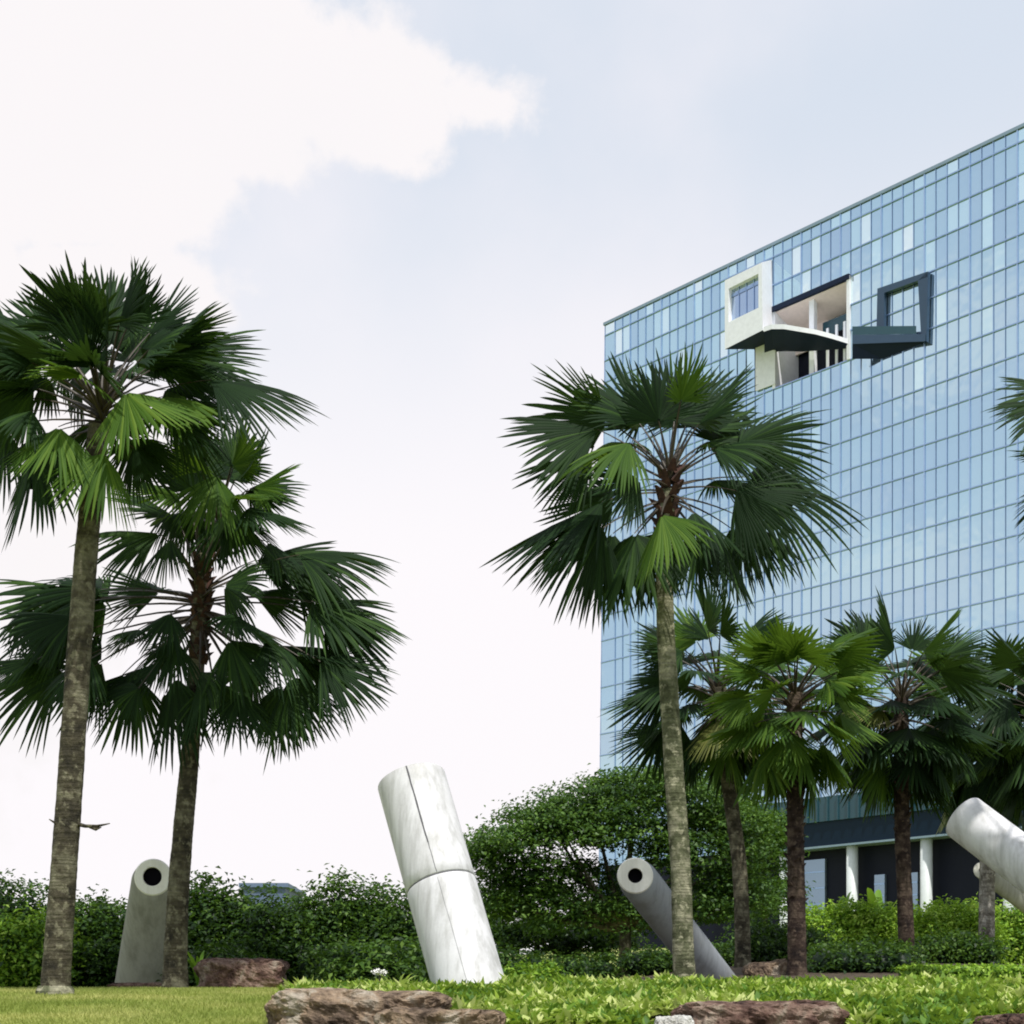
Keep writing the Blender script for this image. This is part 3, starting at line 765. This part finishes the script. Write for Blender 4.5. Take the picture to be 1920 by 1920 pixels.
def palm(label, basepx, Y, trunk_px, rpx0, rpx1, bark, Cpx, fr, seed, lm=M_palm, bt=None, group='fan palms in the garden', fib=None, extra=0, exr=1.3, droop=.5, el=(-50, 80), ec=None):
    b = P(*basepx, Y); b.z = tz(b.x, Y)-.02
    root = empty('fan_palm', (b.x, Y, b.z), label, 'palm tree', group)
    pts = [b]+[P(x, y, Y) for x, y in trunk_px]
    trunk(root, pts, rpx0/F*Y, rpx1/F*Y, bark, seed=seed)
    r = np.random.default_rng(seed); C = P(*Cpx, Y)
    if bt: boots(root, P(*bt[0], Y), P(*bt[1], Y), rpx1/F*Y*bt[2], bt[3], M_fibre if bark is not M_bark_r else M_bark_r, seed, bt[4])
    for q in fr:
        hx, hy, tx, ty = q[:4]; dh, dt = (q[4], q[5]) if len(q) > 5 else (0, 0)
        if len(q) <= 5: s_ = r.uniform(-1, 1); dh, dt = s_*.7, s_*1.2
        m = lm if len(q) < 7 else q[6]
        Hh = P(hx, hy, Y+dh); Tt = P(tx, ty, Y+dt); Tt = Hh+(Tt-Hh)*.97
        nn = np.array([0, -.55, .85])+r.normal(size=3)*.38
        Lt = Tt-Hh
        if Lt.z < -.5*Lt.length: nn = np.array([np.sign(Lt.x)*.4, -.9, .5])+r.normal(size=3)*.3
        c0 = C+Vector((0, 0, (hy-Cpx[1])/F*Y*-.22)) if True else C
        frond(root, c0, Hh, Tt, nn, r, m, nseg=int(r.integers(36, 46)), droop=droop*(.6+.7*r.random()), span=r.uniform(66, 88))
    if ec: C = P(*ec, Y)
    for i in range(extra):
        a = i*2.39996+r.random()*.5; e = math.radians(el[0]+(el[1]-el[0])*((i+.5)/extra)**.85+r.normal()*6)
        d = Vector((math.cos(a)*math.cos(e), math.sin(a)*math.cos(e), math.sin(e)))
        pl = exr*(.42+.1*r.random()); bl = exr*(.48+.12*r.random())
        c0 = C+Vector((0, 0, .35*exr*(math.sin(e)*.5-.2)))
        Hh = c0+d*pl+Vector((0, 0, .08*exr)); d2 = (d+Vector((0, 0, -.35*(1-abs(math.sin(e))*.6)))).normalized(); Tt = Hh+d2*bl
        nn = np.array([0, 0, 1.0])*.8+np.array([-d.x*.1, -.35, 0])+r.normal(size=3)*.3
        if e < 0: nn = np.array([d.x, d.y, .6])+r.normal(size=3)*.25
        m_ = lm; q_ = r.random()
        if q_ < .05 and e < 0: m_ = M_palm_old
        elif q_ < .16: m_ = M_palm_b
        frond(root, c0, Hh, Tt, nn, r, m_, nseg=int(r.integers(30, 38)), droop=droop*(.6+.7*r.random()), span=r.uniform(76, 96))
    return root, C

LIT_ = M_palm_b  # brighter leaf colour for sunlit front fronds, the light put into the colour
p1, _ = palm('tallest palm with thick mottled trunk, standing alone on the lawn at far left', (103, 1868), 18.0,
  [(112, 1740), (122, 1600), (136, 1400), (150, 1200), (163, 1020), (176, 880), (186, 800)], 26.5, 19, M_bark, (188, 790),
  [(30, 640, -30, 500, .6, .9), (95, 630, 80, 510, .2, .3), (150, 620, 130, 500, -.5, -.8), (200, 610, 195, 488, .5, .8), (240, 610, 268, 482, -.2, -.3),
   (280, 625, 345, 520, .3, .5), (320, 640, 420, 545, -.4, -.8), (330, 670, 478, 585, .2, .3), (320, 700, 470, 655, .6, 1.0), (395, 712, 605, 722, -.1, -.2),
   (60, 680, -50, 590, -.6, -1.0), (30, 745, -90, 760, .1, .2), (120, 690, 30, 575, .7, 1.2), (250, 680, 330, 570, .8, 1.3), (170, 690, 150, 560, -.8, -1.1),
   (235, 735, 325, 800, -.9, -1.4, LIT_), (195, 850, 215, 965, -.8, -1.1, LIT_), (110, 800, 50, 905, -.8, -1.2, LIT_), (60, 850, 40, 1010, -.2, -.4),
   (10, 800, -70, 940, .2, .4), (130, 830, 110, 940, .5, .7), (290, 760, 430, 800, .4, .8), (250, 840, 340, 920, .6, .9), (-10, 720, -110, 690, .3, .4), (60, 770, -20, 790, -.7, -1.2),
   (210, 650, 240, 540, 1.0, 1.5), (90, 720, -10, 660, .9, 1.4), (310, 730, 400, 700, 1.0, 1.6)], 21, extra=24, exr=1.65, el=(-5, 56), ec=(195, 780))
fo = MB(); fo.tube([p1.location+Vector((0, 0, h_)) for h_ in (-.05, .03, .08, .13)], lambda i, w: (.235, .232, .222, .19)[i]*(1+.12*mnoise.noise(Vector((math.cos(w)*3, math.sin(w)*3, i*.5)))), 28)
fo.build('root_flare', M_bark_g, p1, True, org=p1.location)
# dry stub that sticks out of the tall trunk
tw = MB(); c0 = P(128, 1540, 18)
tw.tube([P(126, 1540, 18.0), P(160, 1549, 17.95), P(182, 1549, 17.9), P(206, 1544, 17.85)], [.03, .022, .018, .006], 6)
tw.tube([P(126, 1540, 18.0), P(105, 1544, 17.9), P(92, 1536, 17.85)], [.03, .02, .006], 6)
tw.tube([P(168, 1550, 17.95), P(180, 1555, 17.9), P(190, 1551, 17.9)], [.02, .02, .006], 6)
tw.build('dry_stub', M_bark, p1, True, org=p1.location)

palm('slim palm with many hanging tiers of fronds, in front of the holed grey post', (328, 1862), 21.0,
  [(330, 1760), (335, 1660), (345, 1540), (356, 1420), (366, 1280), (374, 1150), (378, 1040)], 23, 12.5, M_bark, (378, 1130),
  [(400, 900, 400, 775, .4, .6), (440, 900, 520, 815, -.2, -.3), (460, 920, 572, 900, .3, .5), (470, 950, 575, 985, -.5, -.9), (360, 920, 320, 800, -.3, -.5),
   (405, 890, 420, 1000, -1.0, -1.4, LIT_), (430, 960, 480, 1060, -.5, -.8), (330, 970, 210, 900, .3, .5), (300, 1000, 130, 985, -.2, -.4), (320, 1010, 240, 1085, -.6, -.9),
   (360, 960, 330, 1070, .5, .7), (400, 980, 400, 1075, .7, .9), (480, 1050, 640, 1000, .5, .7), (560, 1040, 735, 1010, -.2, -.4), (545, 1060, 700, 1070, .4, .6),
   (420, 1100, 490, 1130, -1.0, -1.6), (585, 1130, 765, 1170, -.1, -.2), (600, 1130, 745, 1110, .5, .8), (500, 1200, 590, 1260, -.8, -1.1), (560, 1230, 745, 1270, .1, .2), (520, 1210, 690, 1220, .6, 1.0),
   (545, 1270, 660, 1350, -.3, -.4), (530, 1290, 525, 1425, .2, .2), (500, 1300, 590, 1380, .6, .8), (450, 1300, 480, 1400, -.7, -.9), (470, 1240, 480, 1370, .8, 1.1),
   (375, 1260, 350, 1400, -.6, -.7), (400, 1280, 430, 1390, -.4, -.5), (330, 1270, 270, 1420, -.2, -.3), (300, 1240, 190, 1290, .3, .5), (260, 1180, 195, 1190, -.8, -1.2), (250, 1260, 180, 1395, .2, .2),
   (330, 1220, 250, 1200, .6, 1.0), (190, 1240, 40, 1280, .2, .3), (160, 1260, 110, 1340, -.2, -.2), (190, 1105, 10, 1075, .1, .2), (150, 1130, 20, 1180, -.3, -.4), (60, 1140, -20, 1200, .5, .6), (200, 1130, 60, 1130, .8, 1.0),
   (60, 1240, -60, 1235, .1, .2), (310, 1300, 290, 1380, .5, .5), (175, 1112, -30, 1078, .4, .6), (140, 1155, -10, 1140, -.5, -.6), (130, 1195, 10, 1215, .5, .5), (170, 1235, 60, 1310, -.6, -.7), (120, 1255, -70, 1235, .4, .4), (600, 1240, 745, 1290, -.6, -.7), (610, 1150, 760, 1200, .6, .7), (440, 1150, 520, 1215, -1.0, -1.4), (320, 1150, 235, 1205, -1.0, -1.3), (430, 1200, 500, 1290, -.9, -1.3), (330, 1200, 265, 1285, -.9, -1.2), (300, 1110, 190, 1065, .8, 1.1), (480, 1120, 600, 1090, .7, 1.0), (260, 1290, 175, 1330, -.5, -.6), (230, 1265, 120, 1310, .7, .8)], 33,
  bt=((372, 1250), (380, 1050), 1.25, 60, .13), droop=.5, extra=14, exr=1.4, el=(-15, 70), ec=(410, 985))

palm('middle palm with pale lichen trunk in front of the glass building', (1284, 1858), 20.0,
  [(1280, 1740), (1276, 1620), (1266, 1480), (1256, 1320), (1248, 1180), (1246, 1060), (1252, 920)], 20.5, 15.5, M_bark_g, (1256, 920),
  [(1235, 790, 1222, 655, -.3, -.5), (1265, 785, 1285, 652, .3, .4), (1200, 795, 1110, 675, .2, .3), (1310, 795, 1410, 670, -.2, -.3), (1215, 800, 1160, 665, .6, 1.0), (1290, 790, 1350, 660, .7, 1.1),
   (1120, 805, 945, 765, -.1, -.2), (1140, 790, 990, 715, .4, .7), (1110, 850, 958, 880, .3, .4), (1180, 830, 1060, 850, -.8, -1.3, LIT_), (1340, 830, 1430, 760, .8, 1.3), (1385, 832, 1555, 755, -.2, -.4), (1340, 840, 1480, 800, -.5, -.9),
   (1400, 895, 1630, 935, -.1, -.1), (1380, 920, 1520, 975, -.7, -1.1), (1340, 900, 1440, 900, .6, 1.0), (1390, 970, 1520, 1050, .1, .1), (1350, 1000, 1410, 1135, -.4, -.5), (1310, 1010, 1330, 1130, -.1, .0), (1370, 990, 1450, 1090, .5, .7),
   (1240, 965, 1225, 1080, -1.0, -1.4, LIT_), (1230, 1000, 1240, 1130, .4, .5), (1190, 1000, 1150, 1145, -.3, -.4), (1150, 1000, 1050, 1140, .1, .2), (1130, 990, 990, 1090, -.2, -.3), (1130, 940, 915, 1050, .1, .2), (1150, 930, 1010, 960, .7, 1.0),
   (1200, 900, 1100, 930, -.9, -1.3), (1300, 960, 1380, 1010, -1.0, -1.5), (1270, 1010, 1280, 1110, .7, .8), (1300, 800, 1380, 740, .9, 1.4), (1190, 1010, 1110, 1120, .8, 1.0)], 45,
  bt=((1248, 1010), (1256, 880), 1.2, 34, .14), droop=.5, extra=4, exr=1.4, el=(20, 70), ec=(1256, 890))

palm('palm outside the right edge with only a few frond tips in view', (2190, 1850), 17.0,
  [(2180, 1500), (2170, 1100), (2165, 880)], 24, 20, M_bark, (2165, 860),
  [(1985, 760, 1855, 745, -.3, -.4), (1990, 735, 1880, 690, .4, .5), (1990, 850, 1885, 850, .2, .3), (1995, 910, 1900, 975, .3, .4), (2000, 930, 1925, 1010, .1, .2), (2060, 730, 1990, 600, .1, .2), (2130, 740, 2100, 620, .2, .2), (2200, 740, 2240, 610, .1, .1), (2270, 800, 2420, 760, 0, 0), (2280, 880, 2430, 930, 0, 0), (2100, 960, 2040, 1080, 0, 0), (2220, 960, 2280, 1080, 0, 0)], 51)

G = 'smaller palms before the office building'
palm('dark-trunked smaller palm leaning left, just right of the middle palm', (1393, 1840), 27.0, [(1392, 1740), (1386, 1620), (1370, 1500), (1358, 1400), (1350, 1290)], 15, 12.5, M_bark, (1345, 1300),
  [(1260, 1230, 1170, 1215, .2, .3), (1250, 1290, 1130, 1345, .1, .1), (1240, 1370, 1150, 1430, 0, 0), (1400, 1210, 1490, 1150, .3, .4), (1330, 1200, 1300, 1130, .2, .2), (1270, 1210, 1200, 1165, .5, .6)], 61, M_palm, None, G, extra=36, exr=1.75, el=(-68, 60), droop=.35)
palm('bright green smaller palm with ragged red-brown trunk', (1494, 1850), 24.0, [(1494, 1740), (1492, 1600), (1490, 1450), (1490, 1300)], 18, 14, M_bark_r, (1490, 1320),
  [(1420, 1265, 1350, 1215, -.5, -.6), (1455, 1245, 1430, 1185, -.4, -.5), (1490, 1240, 1490, 1180, -.3, -.4), (1530, 1245, 1560, 1190, -.4, -.5), (1570, 1260, 1640, 1225, -.2, -.2), (1400, 1310, 1335, 1340, -.4, -.5)], 71, M_palm_b, ((1492, 1700), (1490, 1320), 1.08, 90, .08), G, extra=36, exr=1.55, el=(-66, 52), droop=.35)
palm('dark full-crowned smaller palm with smooth purple-brown trunk, before the lobby', (1701, 1822), 28.0, [(1697, 1700), (1692, 1560), (1690, 1420), (1690, 1310)], 15, 13, M_bark_r, (1690, 1320),
  [(1650, 1325, 1590, 1345, -.9, -1.2, M_palm_old), (1620, 1235, 1565, 1160, 0, 0), (1660, 1220, 1640, 1150, .3, .3), (1710, 1220, 1735, 1150, .1, .1), (1750, 1235, 1800, 1180, 0, 0)], 81, M_palm, ((1692, 1560), (1690, 1350), 1.05, 50, .08), G, extra=44, exr=1.95, el=(-72, 52), droop=.35)
palm('farthest smaller palm with pale trunk, under the slanting white pipe', (1849, 1822), 33.0, [(1850, 1720), (1852, 1600), (1855, 1450), (1858, 1330)], 15, 13, M_bark_w, (1858, 1350), [], 91, M_palm, None, G, extra=44, exr=2.3, el=(-72, 52), droop=.35)
palm('smaller palm half hidden behind the others at the right edge of the garden', (1975, 1822), 30.0, [(1972, 1700), (1968, 1500), (1965, 1330)], 16, 14, M_bark, (1965, 1340), [], 95, M_palm, None, G, extra=40, exr=2.2, el=(-72, 52), droop=.35)

# ------------------------------------------------------------------ shrubs and broadleaf trees
def crown_mesh(name, parent, org, blobs, nclump, nleaf, lsize, cr, m, seed, core=.62, up=.7, flat=1.0, aspect=.5, gap=None):
    r = np.random.default_rng(seed); pos = []; out_ = []
    vol = np.array([b[1][0]*b[1][1]*b[1][2] for b in blobs])**.67; pr_ = vol/vol.sum()
    ct = []; tn = []
    for _ in range(nclump):
        b = blobs[r.choice(len(blobs), p=pr_)]; d = rand_dir(1, r)[0]
        if d[2] < -.55: d[2] *= -.5
        rad = .62+.42*r.random()**.7
        cc_ = np.array(b[0])+d*np.array(b[1])*rad
        if gap is not None and mnoise.noise(Vector(cc_)*1.15+Vector((seed, 0, 0))) < gap: continue
        ct.append((np.array(b[0])+d*np.array(b[1])*rad, d)); tn.append(r.normal()*.17)
    P_, N_, A_, T_ = [], [], [], []
    for (c, d), t_ in zip(ct, tn):
        k = int(nleaf*(.5+r.random())); o_ = r.normal(size=(k, 3))*cr*(.6+.8*r.random())*np.array([1, 1, .45*flat])
        P_.append(c+o_); nn = np.array([0, 0, up])+d*.35+r.normal(size=(k, 3))*.42; N_.append(nn)
        A_.append(r.normal(size=(k, 3))+d*.6+np.array([0, 0, -.3])); T_.append(np.clip(.38+t_+r.normal(size=k)*.16, 0, 1))
    P_, N_, A_, T_ = map(np.concatenate, (P_, N_, A_, T_)); k = len(P_)
    ln = lsize*(.7+.6*r.random(k)); v, f = leaves(P_, N_, A_, ln, ln*aspect, r)
    faces = [tuple(q_) for q_ in f]; V = [v-np.array(org)]
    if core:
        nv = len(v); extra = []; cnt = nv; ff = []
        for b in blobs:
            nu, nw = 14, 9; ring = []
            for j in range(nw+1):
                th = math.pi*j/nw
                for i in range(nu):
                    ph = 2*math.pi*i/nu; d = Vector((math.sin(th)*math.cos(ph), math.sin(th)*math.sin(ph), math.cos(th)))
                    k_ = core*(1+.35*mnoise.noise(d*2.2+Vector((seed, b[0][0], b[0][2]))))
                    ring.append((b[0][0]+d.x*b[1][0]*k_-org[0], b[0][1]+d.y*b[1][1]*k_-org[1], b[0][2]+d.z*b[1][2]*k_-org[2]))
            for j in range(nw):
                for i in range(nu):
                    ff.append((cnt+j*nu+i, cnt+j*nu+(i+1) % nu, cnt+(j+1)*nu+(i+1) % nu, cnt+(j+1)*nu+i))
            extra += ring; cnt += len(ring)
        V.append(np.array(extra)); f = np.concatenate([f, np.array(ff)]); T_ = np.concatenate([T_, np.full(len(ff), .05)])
    return mesh_obj(name, np.concatenate(V), f, m, parent, tint=T_)
def stems(root, base, tops, r0, m, name='trunk', r1=.02):
    mb = MB()
    for tp_ in tops:
        mid = Vector(base).lerp(Vector(tp_), .5)+Vector((0, 0, .1)); mb.tube([base, mid, tp_], [r0, r0*.7, r1], 8)
    mb.build(name, m, root, True, org=root.location)

def shrub(label, px0, px1, pytop, Y, seed, m=M_shrub, group='shrubs of the hedge line', depth=1.2, lsize=.10, nb=5, dens=1.0, name='shrub', cr=.17, py_dip=25):
    r = random.Random(seed); a_, b_ = P(px0, pytop, Y), P(px1, pytop, Y); w = b_.x-a_.x; cx = (a_.x+b_.x)/2; gz = tz(cx, Y); top = a_.z
    root = empty(name, (cx, Y, gz), label, 'shrub', group); h = top-gz; blobs = []
    for i in range(nb):
        blobs.append(((a_.x+w*(i+.5)/nb, Y-depth*.3, gz+.12), (w/nb*.8, depth*.35, .28)))
        f = (i+.5)/nb; x = a_.x+w*f; hh = h*(1-.16*r.random()) if i != nb//2 else h
        blobs.append(((x, Y+r.uniform(-.25, .25), gz+hh*.5), (w/nb*.85, depth*.55, hh*.5)))
        if r.random() < .9: blobs.append(((x+r.uniform(-.2, .2), Y-depth*.35+r.uniform(-.1, .1), gz+hh*.3), (w/nb*.7, depth*.45, hh*.32)))
    area = w*h
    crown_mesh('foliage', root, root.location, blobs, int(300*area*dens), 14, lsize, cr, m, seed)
    stems(root, (cx, Y, gz-.05), [(cx+r.uniform(-.4, .4)*w*.8, Y, gz+h*.6) for _ in range(5)], .035, M_bark, 'stems')
    return root
shrub('leafy shrub at the extreme left edge, behind the tallest palm', -120, 75, 1640, 25.5, 101)
shrub('low shrub filling the gap left of the tallest palm trunk', 10, 120, 1700, 25, 117, M_shrub_y, depth=.9)
shrub('light green shrub between the tallest palm trunk and the holed grey post', 90, 260, 1668, 26, 102, M_shrub)
shrub('rounded dark shrub rising just right of the holed grey post', 300, 455, 1640, 26.5, 103, lsize=.12)
shrub('dark shrub in the low dip of the hedge line, under the far building', 420, 590, 1660, 26, 104)
shrub('shrub with the highest tips, left of the large white pipe', 550, 730, 1638, 26.5, 105)
shrub('shrub directly behind the large white pipe', 680, 880, 1665, 26, 106)
shrub('broad yellow-tipped shrub low at the foot of the white pipe', 620, 800, 1755, 22.5, 107, M_shrub, depth=1.0, lsize=.11)
shrub('dark low shrub behind the red-brown boulder', 340, 470, 1770, 24, 108, depth=.8)
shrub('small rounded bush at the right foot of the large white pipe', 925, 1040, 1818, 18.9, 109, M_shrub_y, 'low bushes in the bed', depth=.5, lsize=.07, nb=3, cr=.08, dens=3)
G2 = 'green shrubs before the lobby'
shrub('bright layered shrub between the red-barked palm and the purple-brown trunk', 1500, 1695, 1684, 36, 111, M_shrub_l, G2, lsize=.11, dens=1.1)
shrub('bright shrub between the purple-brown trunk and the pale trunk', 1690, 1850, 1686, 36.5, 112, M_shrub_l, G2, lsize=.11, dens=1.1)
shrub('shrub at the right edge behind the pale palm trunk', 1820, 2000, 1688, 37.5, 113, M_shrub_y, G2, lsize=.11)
shrub('dark shrub low between the leaning palm and the red-barked palm', 1385, 1530, 1720, 31, 114, M_shrub, G2)
shrub('dark low shrub under the bright layered one', 1530, 1700, 1765, 27.5, 115, M_shrub, G2, depth=.8, lsize=.1)
shrub('brownish low shrub beneath the pale palm trunk', 1715, 1850, 1745, 29, 116, M_shrub, G2, depth=.8, lsize=.1)
G3 = 'dark low undergrowth behind the bed'
for (x0, x1, yy, YY, sd_, lab) in ((1515, 1700, 1802, 25.0, 125, 'very low dark bush right of the foot of the ragged-trunked palm, behind the ground cover'), (860, 1010, 1770, 33, 121, 'dark undergrowth bush just right of the large white pipe, under the tree'), (990, 1150, 1785, 34, 122, 'dark undergrowth bush left of the spreading tree trunk'),
        (1180, 1300, 1780, 34, 123, 'dark undergrowth bush behind the blue-grey leaning pipe'), (1280, 1400, 1770, 33, 124, 'dark undergrowth bush between the middle palm and the dark-trunked palm')):
    shrub(lab, x0, x1, yy, YY, sd_, M_shrub, G3, depth=1.0)
# clipped hedge
def hedge():
    Y = 21.5; a_, b_ = P(1695, 1815, Y), P(2000, 1812, Y); root = empty('clipped_hedge', ((a_.x+b_.x)/2, Y, tz((a_.x+b_.x)/2, Y)), 'low clipped hedge with a flat bright top, behind the ground cover on the right', 'hedge')
    r = np.random.default_rng(5); n = 9000; top = a_.z; w0, w1 = a_.x, b_.x; gz = root.location.z-.15
    x = w0+(w1-w0)*r.random(n); side = r.random(n) < .5
    y = np.where(side, Y-.35+.06*r.normal(size=n), Y-.35+.9*r.random(n)); z = np.where(side, gz+(top-gz)*r.random(n), top+.02*r.normal(size=n))
    p = np.stack([x, y, z], 1); nn = np.where(side[:, None], [0, -1, .5], [0, 0, 1])+r.normal(size=(n, 3))*.5
    ln = .05+.03*r.random(n); v, f = leaves(p, nn, r.normal(size=(n, 3)), ln, ln*.55, r)
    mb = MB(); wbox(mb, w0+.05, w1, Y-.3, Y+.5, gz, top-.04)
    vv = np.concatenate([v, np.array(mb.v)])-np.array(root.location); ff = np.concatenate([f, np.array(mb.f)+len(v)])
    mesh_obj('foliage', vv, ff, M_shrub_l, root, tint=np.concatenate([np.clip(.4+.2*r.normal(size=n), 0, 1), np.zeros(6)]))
hedge()

# spreading tree left of the building
def tree(label, Y, blobs_px, base_px, seed, m, nclump, nleaf, lsize, cr, group=None, trunk_r=.16, bark=M_bark, name='spreading_tree', core=.35, up=.9, flat=.8):
    b = P(*base_px, Y); gz = tz(b.x, Y); root = empty(name, (b.x, Y, gz), label, 'tree', group)
    blobs = []
    for (x, y, rx, rz, dy, ry) in blobs_px:
        c = P(x, y, Y+dy); blobs.append(((c.x, c.y, c.z), (rx/F*Y, ry, rz/F*Y)))
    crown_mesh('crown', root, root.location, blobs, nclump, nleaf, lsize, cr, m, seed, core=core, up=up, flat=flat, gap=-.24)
    r = random.Random(seed); mb = MB(); base = Vector((b.x, Y, gz-.1)); fork = base+Vector((.1, 0, 1.3))
    mb.tube([base, base.lerp(fork, .5)+Vector((.05, 0, 0)), fork], [trunk_r*1.3, trunk_r, trunk_r*.9], 12)
    for bl in blobs:
        t_ = Vector(bl[0]); md = fork.lerp(t_, .5)+Vector((0, 0, -.15)); mb.tube([fork, md, t_], [trunk_r*.6, trunk_r*.35, .02], 7)
    mb.build('trunk', bark, root, True, org=root.location)
    return root
tree('wide layered dark tree spreading between the white pipe and the leaning palm', 38, [
    (960, 1590, 75, 42, -.3, 1.4), (920, 1620, 45, 50, .5, 1.0), (1030, 1545, 90, 48, .2, 1.6), (1110, 1510, 90, 50, .4, 1.6), (1190, 1480, 90, 40, .2, 1.6), (1270, 1500, 90, 50, -.2, 1.5), (1340, 1540, 80, 55, .2, 1.4), (1400, 1580, 70, 60, 0, 1.3),
    (990, 1700, 90, 60, 0, 1.3), (1080, 1720, 90, 60, .3, 1.3), (1060, 1570, 90, 45, -.6, 1.2), (1180, 1560, 90, 60, -.6, 1.2), (1290, 1600, 90, 70, -.5, 1.2), (1330, 1690, 80, 70, 0, 1.2), (1200, 1720, 90, 55, .2, 1.2), (1400, 1690, 70, 70, .2, 1.1), (940, 1690, 50, 60, 0, 1.0), (1000, 1640, 80, 40, -.5, 1.0), (1090, 1650, 70, 40, .6, 1.0)],
    (1165, 1830), 201, M_tree, 2500, 28, .125, .30, bark=M_bark, core=.22, flat=.5)
tree('dark low tree filling under the spreading one, left part', 42, [(960, 1760, 90, 60, 0, 1.2), (1060, 1775, 90, 55, 0, 1.2), (900, 1750, 60, 60, 0, 1.1), (1130, 1760, 70, 45, 0, 1.0)], (1000, 1830), 202, M_shrub, 700, 20, .14, .22, name='low_tree', trunk_r=.08)
tree('loose light green tree beside the red-barked palm', 44, [(1420, 1600, 60, 80, 0, 1.2), (1450, 1560, 40, 40, 0, 1.0), (1445, 1680, 50, 60, 0, 1.0), (1380, 1520, 50, 50, 0, 1.0), (1340, 1480, 50, 30, 0, 1.0)], (1430, 1830), 203, M_tree, 600, 20, .14, .22, name='small_tree', trunk_r=.08)

# banana-like plant and agave-like plant
def strap_plant(label, px, pytop, Y, n, ln, wd, seed, m, name, cat='plant', spread=.6):
    b = P(px, 1800, Y); gz = tz(b.x, Y); root = empty(name, (b.x, Y, gz), label, cat)
    r = random.Random(seed); top = P(px, pytop, Y).z
    for i in range(n):
        a = i*2.4+r.random(); h = (top-gz)*(.6+.4*r.random()); out_ = ln*(.5+.5*r.random())*spread
        d = Vector((math.cos(a), math.sin(a), 0)); lt = Vector((-math.sin(a), math.cos(a), 0)); vs = []; fs = []
        K = 9
        for k in range(K):
            t_ = k/(K-1); p = Vector((b.x, Y, gz))+d*out_*t_**1.3+Vector((0, 0, h*(1.6*t_-.75*t_*t_)/.853)); w = wd*math.sin(math.pi*min(1, .08+t_*.92))**.7
            vs += [p-lt*w+Vector((0, 0, .3*w)), p, p+lt*w+Vector((0, 0, .3*w))]
        for k in range(K-1):
            for w in (0, 1): fs.append((k*3+w, k*3+w+1, (k+1)*3+w+1, (k+1)*3+w))
        mesh_obj('leaf', [v-root.location for v in vs], np.array(fs), m, root, smooth=True, tint=[.3+.5*r.random()]*len(fs))
    return root
strap_plant('broad-leaved tropical plant rising above the shrubs before the lobby', 1645, 1655, 39, 9, 1.4, .13, 4, M_shrub_y, 'broadleaf_plant')
strap_plant('small dark-leaved plant left of the lobby column', 1575, 1668, 39.5, 7, 1.0, .12, 8, M_shrub, 'broadleaf_plant')
strap_plant('strappy bright green plant beside the largest boulder', 745, 1822, 16.6, 16, .35, .014, 5, M_cover, 'strap_leaf_plant', spread=.9)
strap_plant('strappy grassy plant at the left foot of the white pipe', 700, 1832, 17.2, 14, .3, .014, 6, M_cover, 'strap_leaf_plant', spread=.9)
strap_plant('green shrubby plant at the right foot of the slim palm', 372, 1775, 22.8, 14, .45, .03, 7, M_shrub_y, 'strap_leaf_plant', spread=.9)
# white flower head by the strappy plant
r = np.random.default_rng(8); c = P(712, 1823, 17.3); fl = empty('white_flower', (c.x, c.y, tz(c.x, c.y)), 'cluster of white flowers low beside the white pipe', 'flower')
pp = np.array(c)+r.normal(size=(90, 3))*np.array([.035, .03, .015]); ln = .03+.02*r.random(90)
v, f = leaves(pp, np.array([0, -.4, 1])+r.normal(size=(90, 3))*.5, r.normal(size=(90, 3)), ln, ln*.8, r)
mesh_obj('petals', v-np.array(fl.location), f, plain('petal_white', (.8, .8, .76), .6), fl)
mb = MB(); mb.tube([fl.location, c], [.012, .008], 6); mb.build('stem', M_petiole, fl, True, org=fl.location)
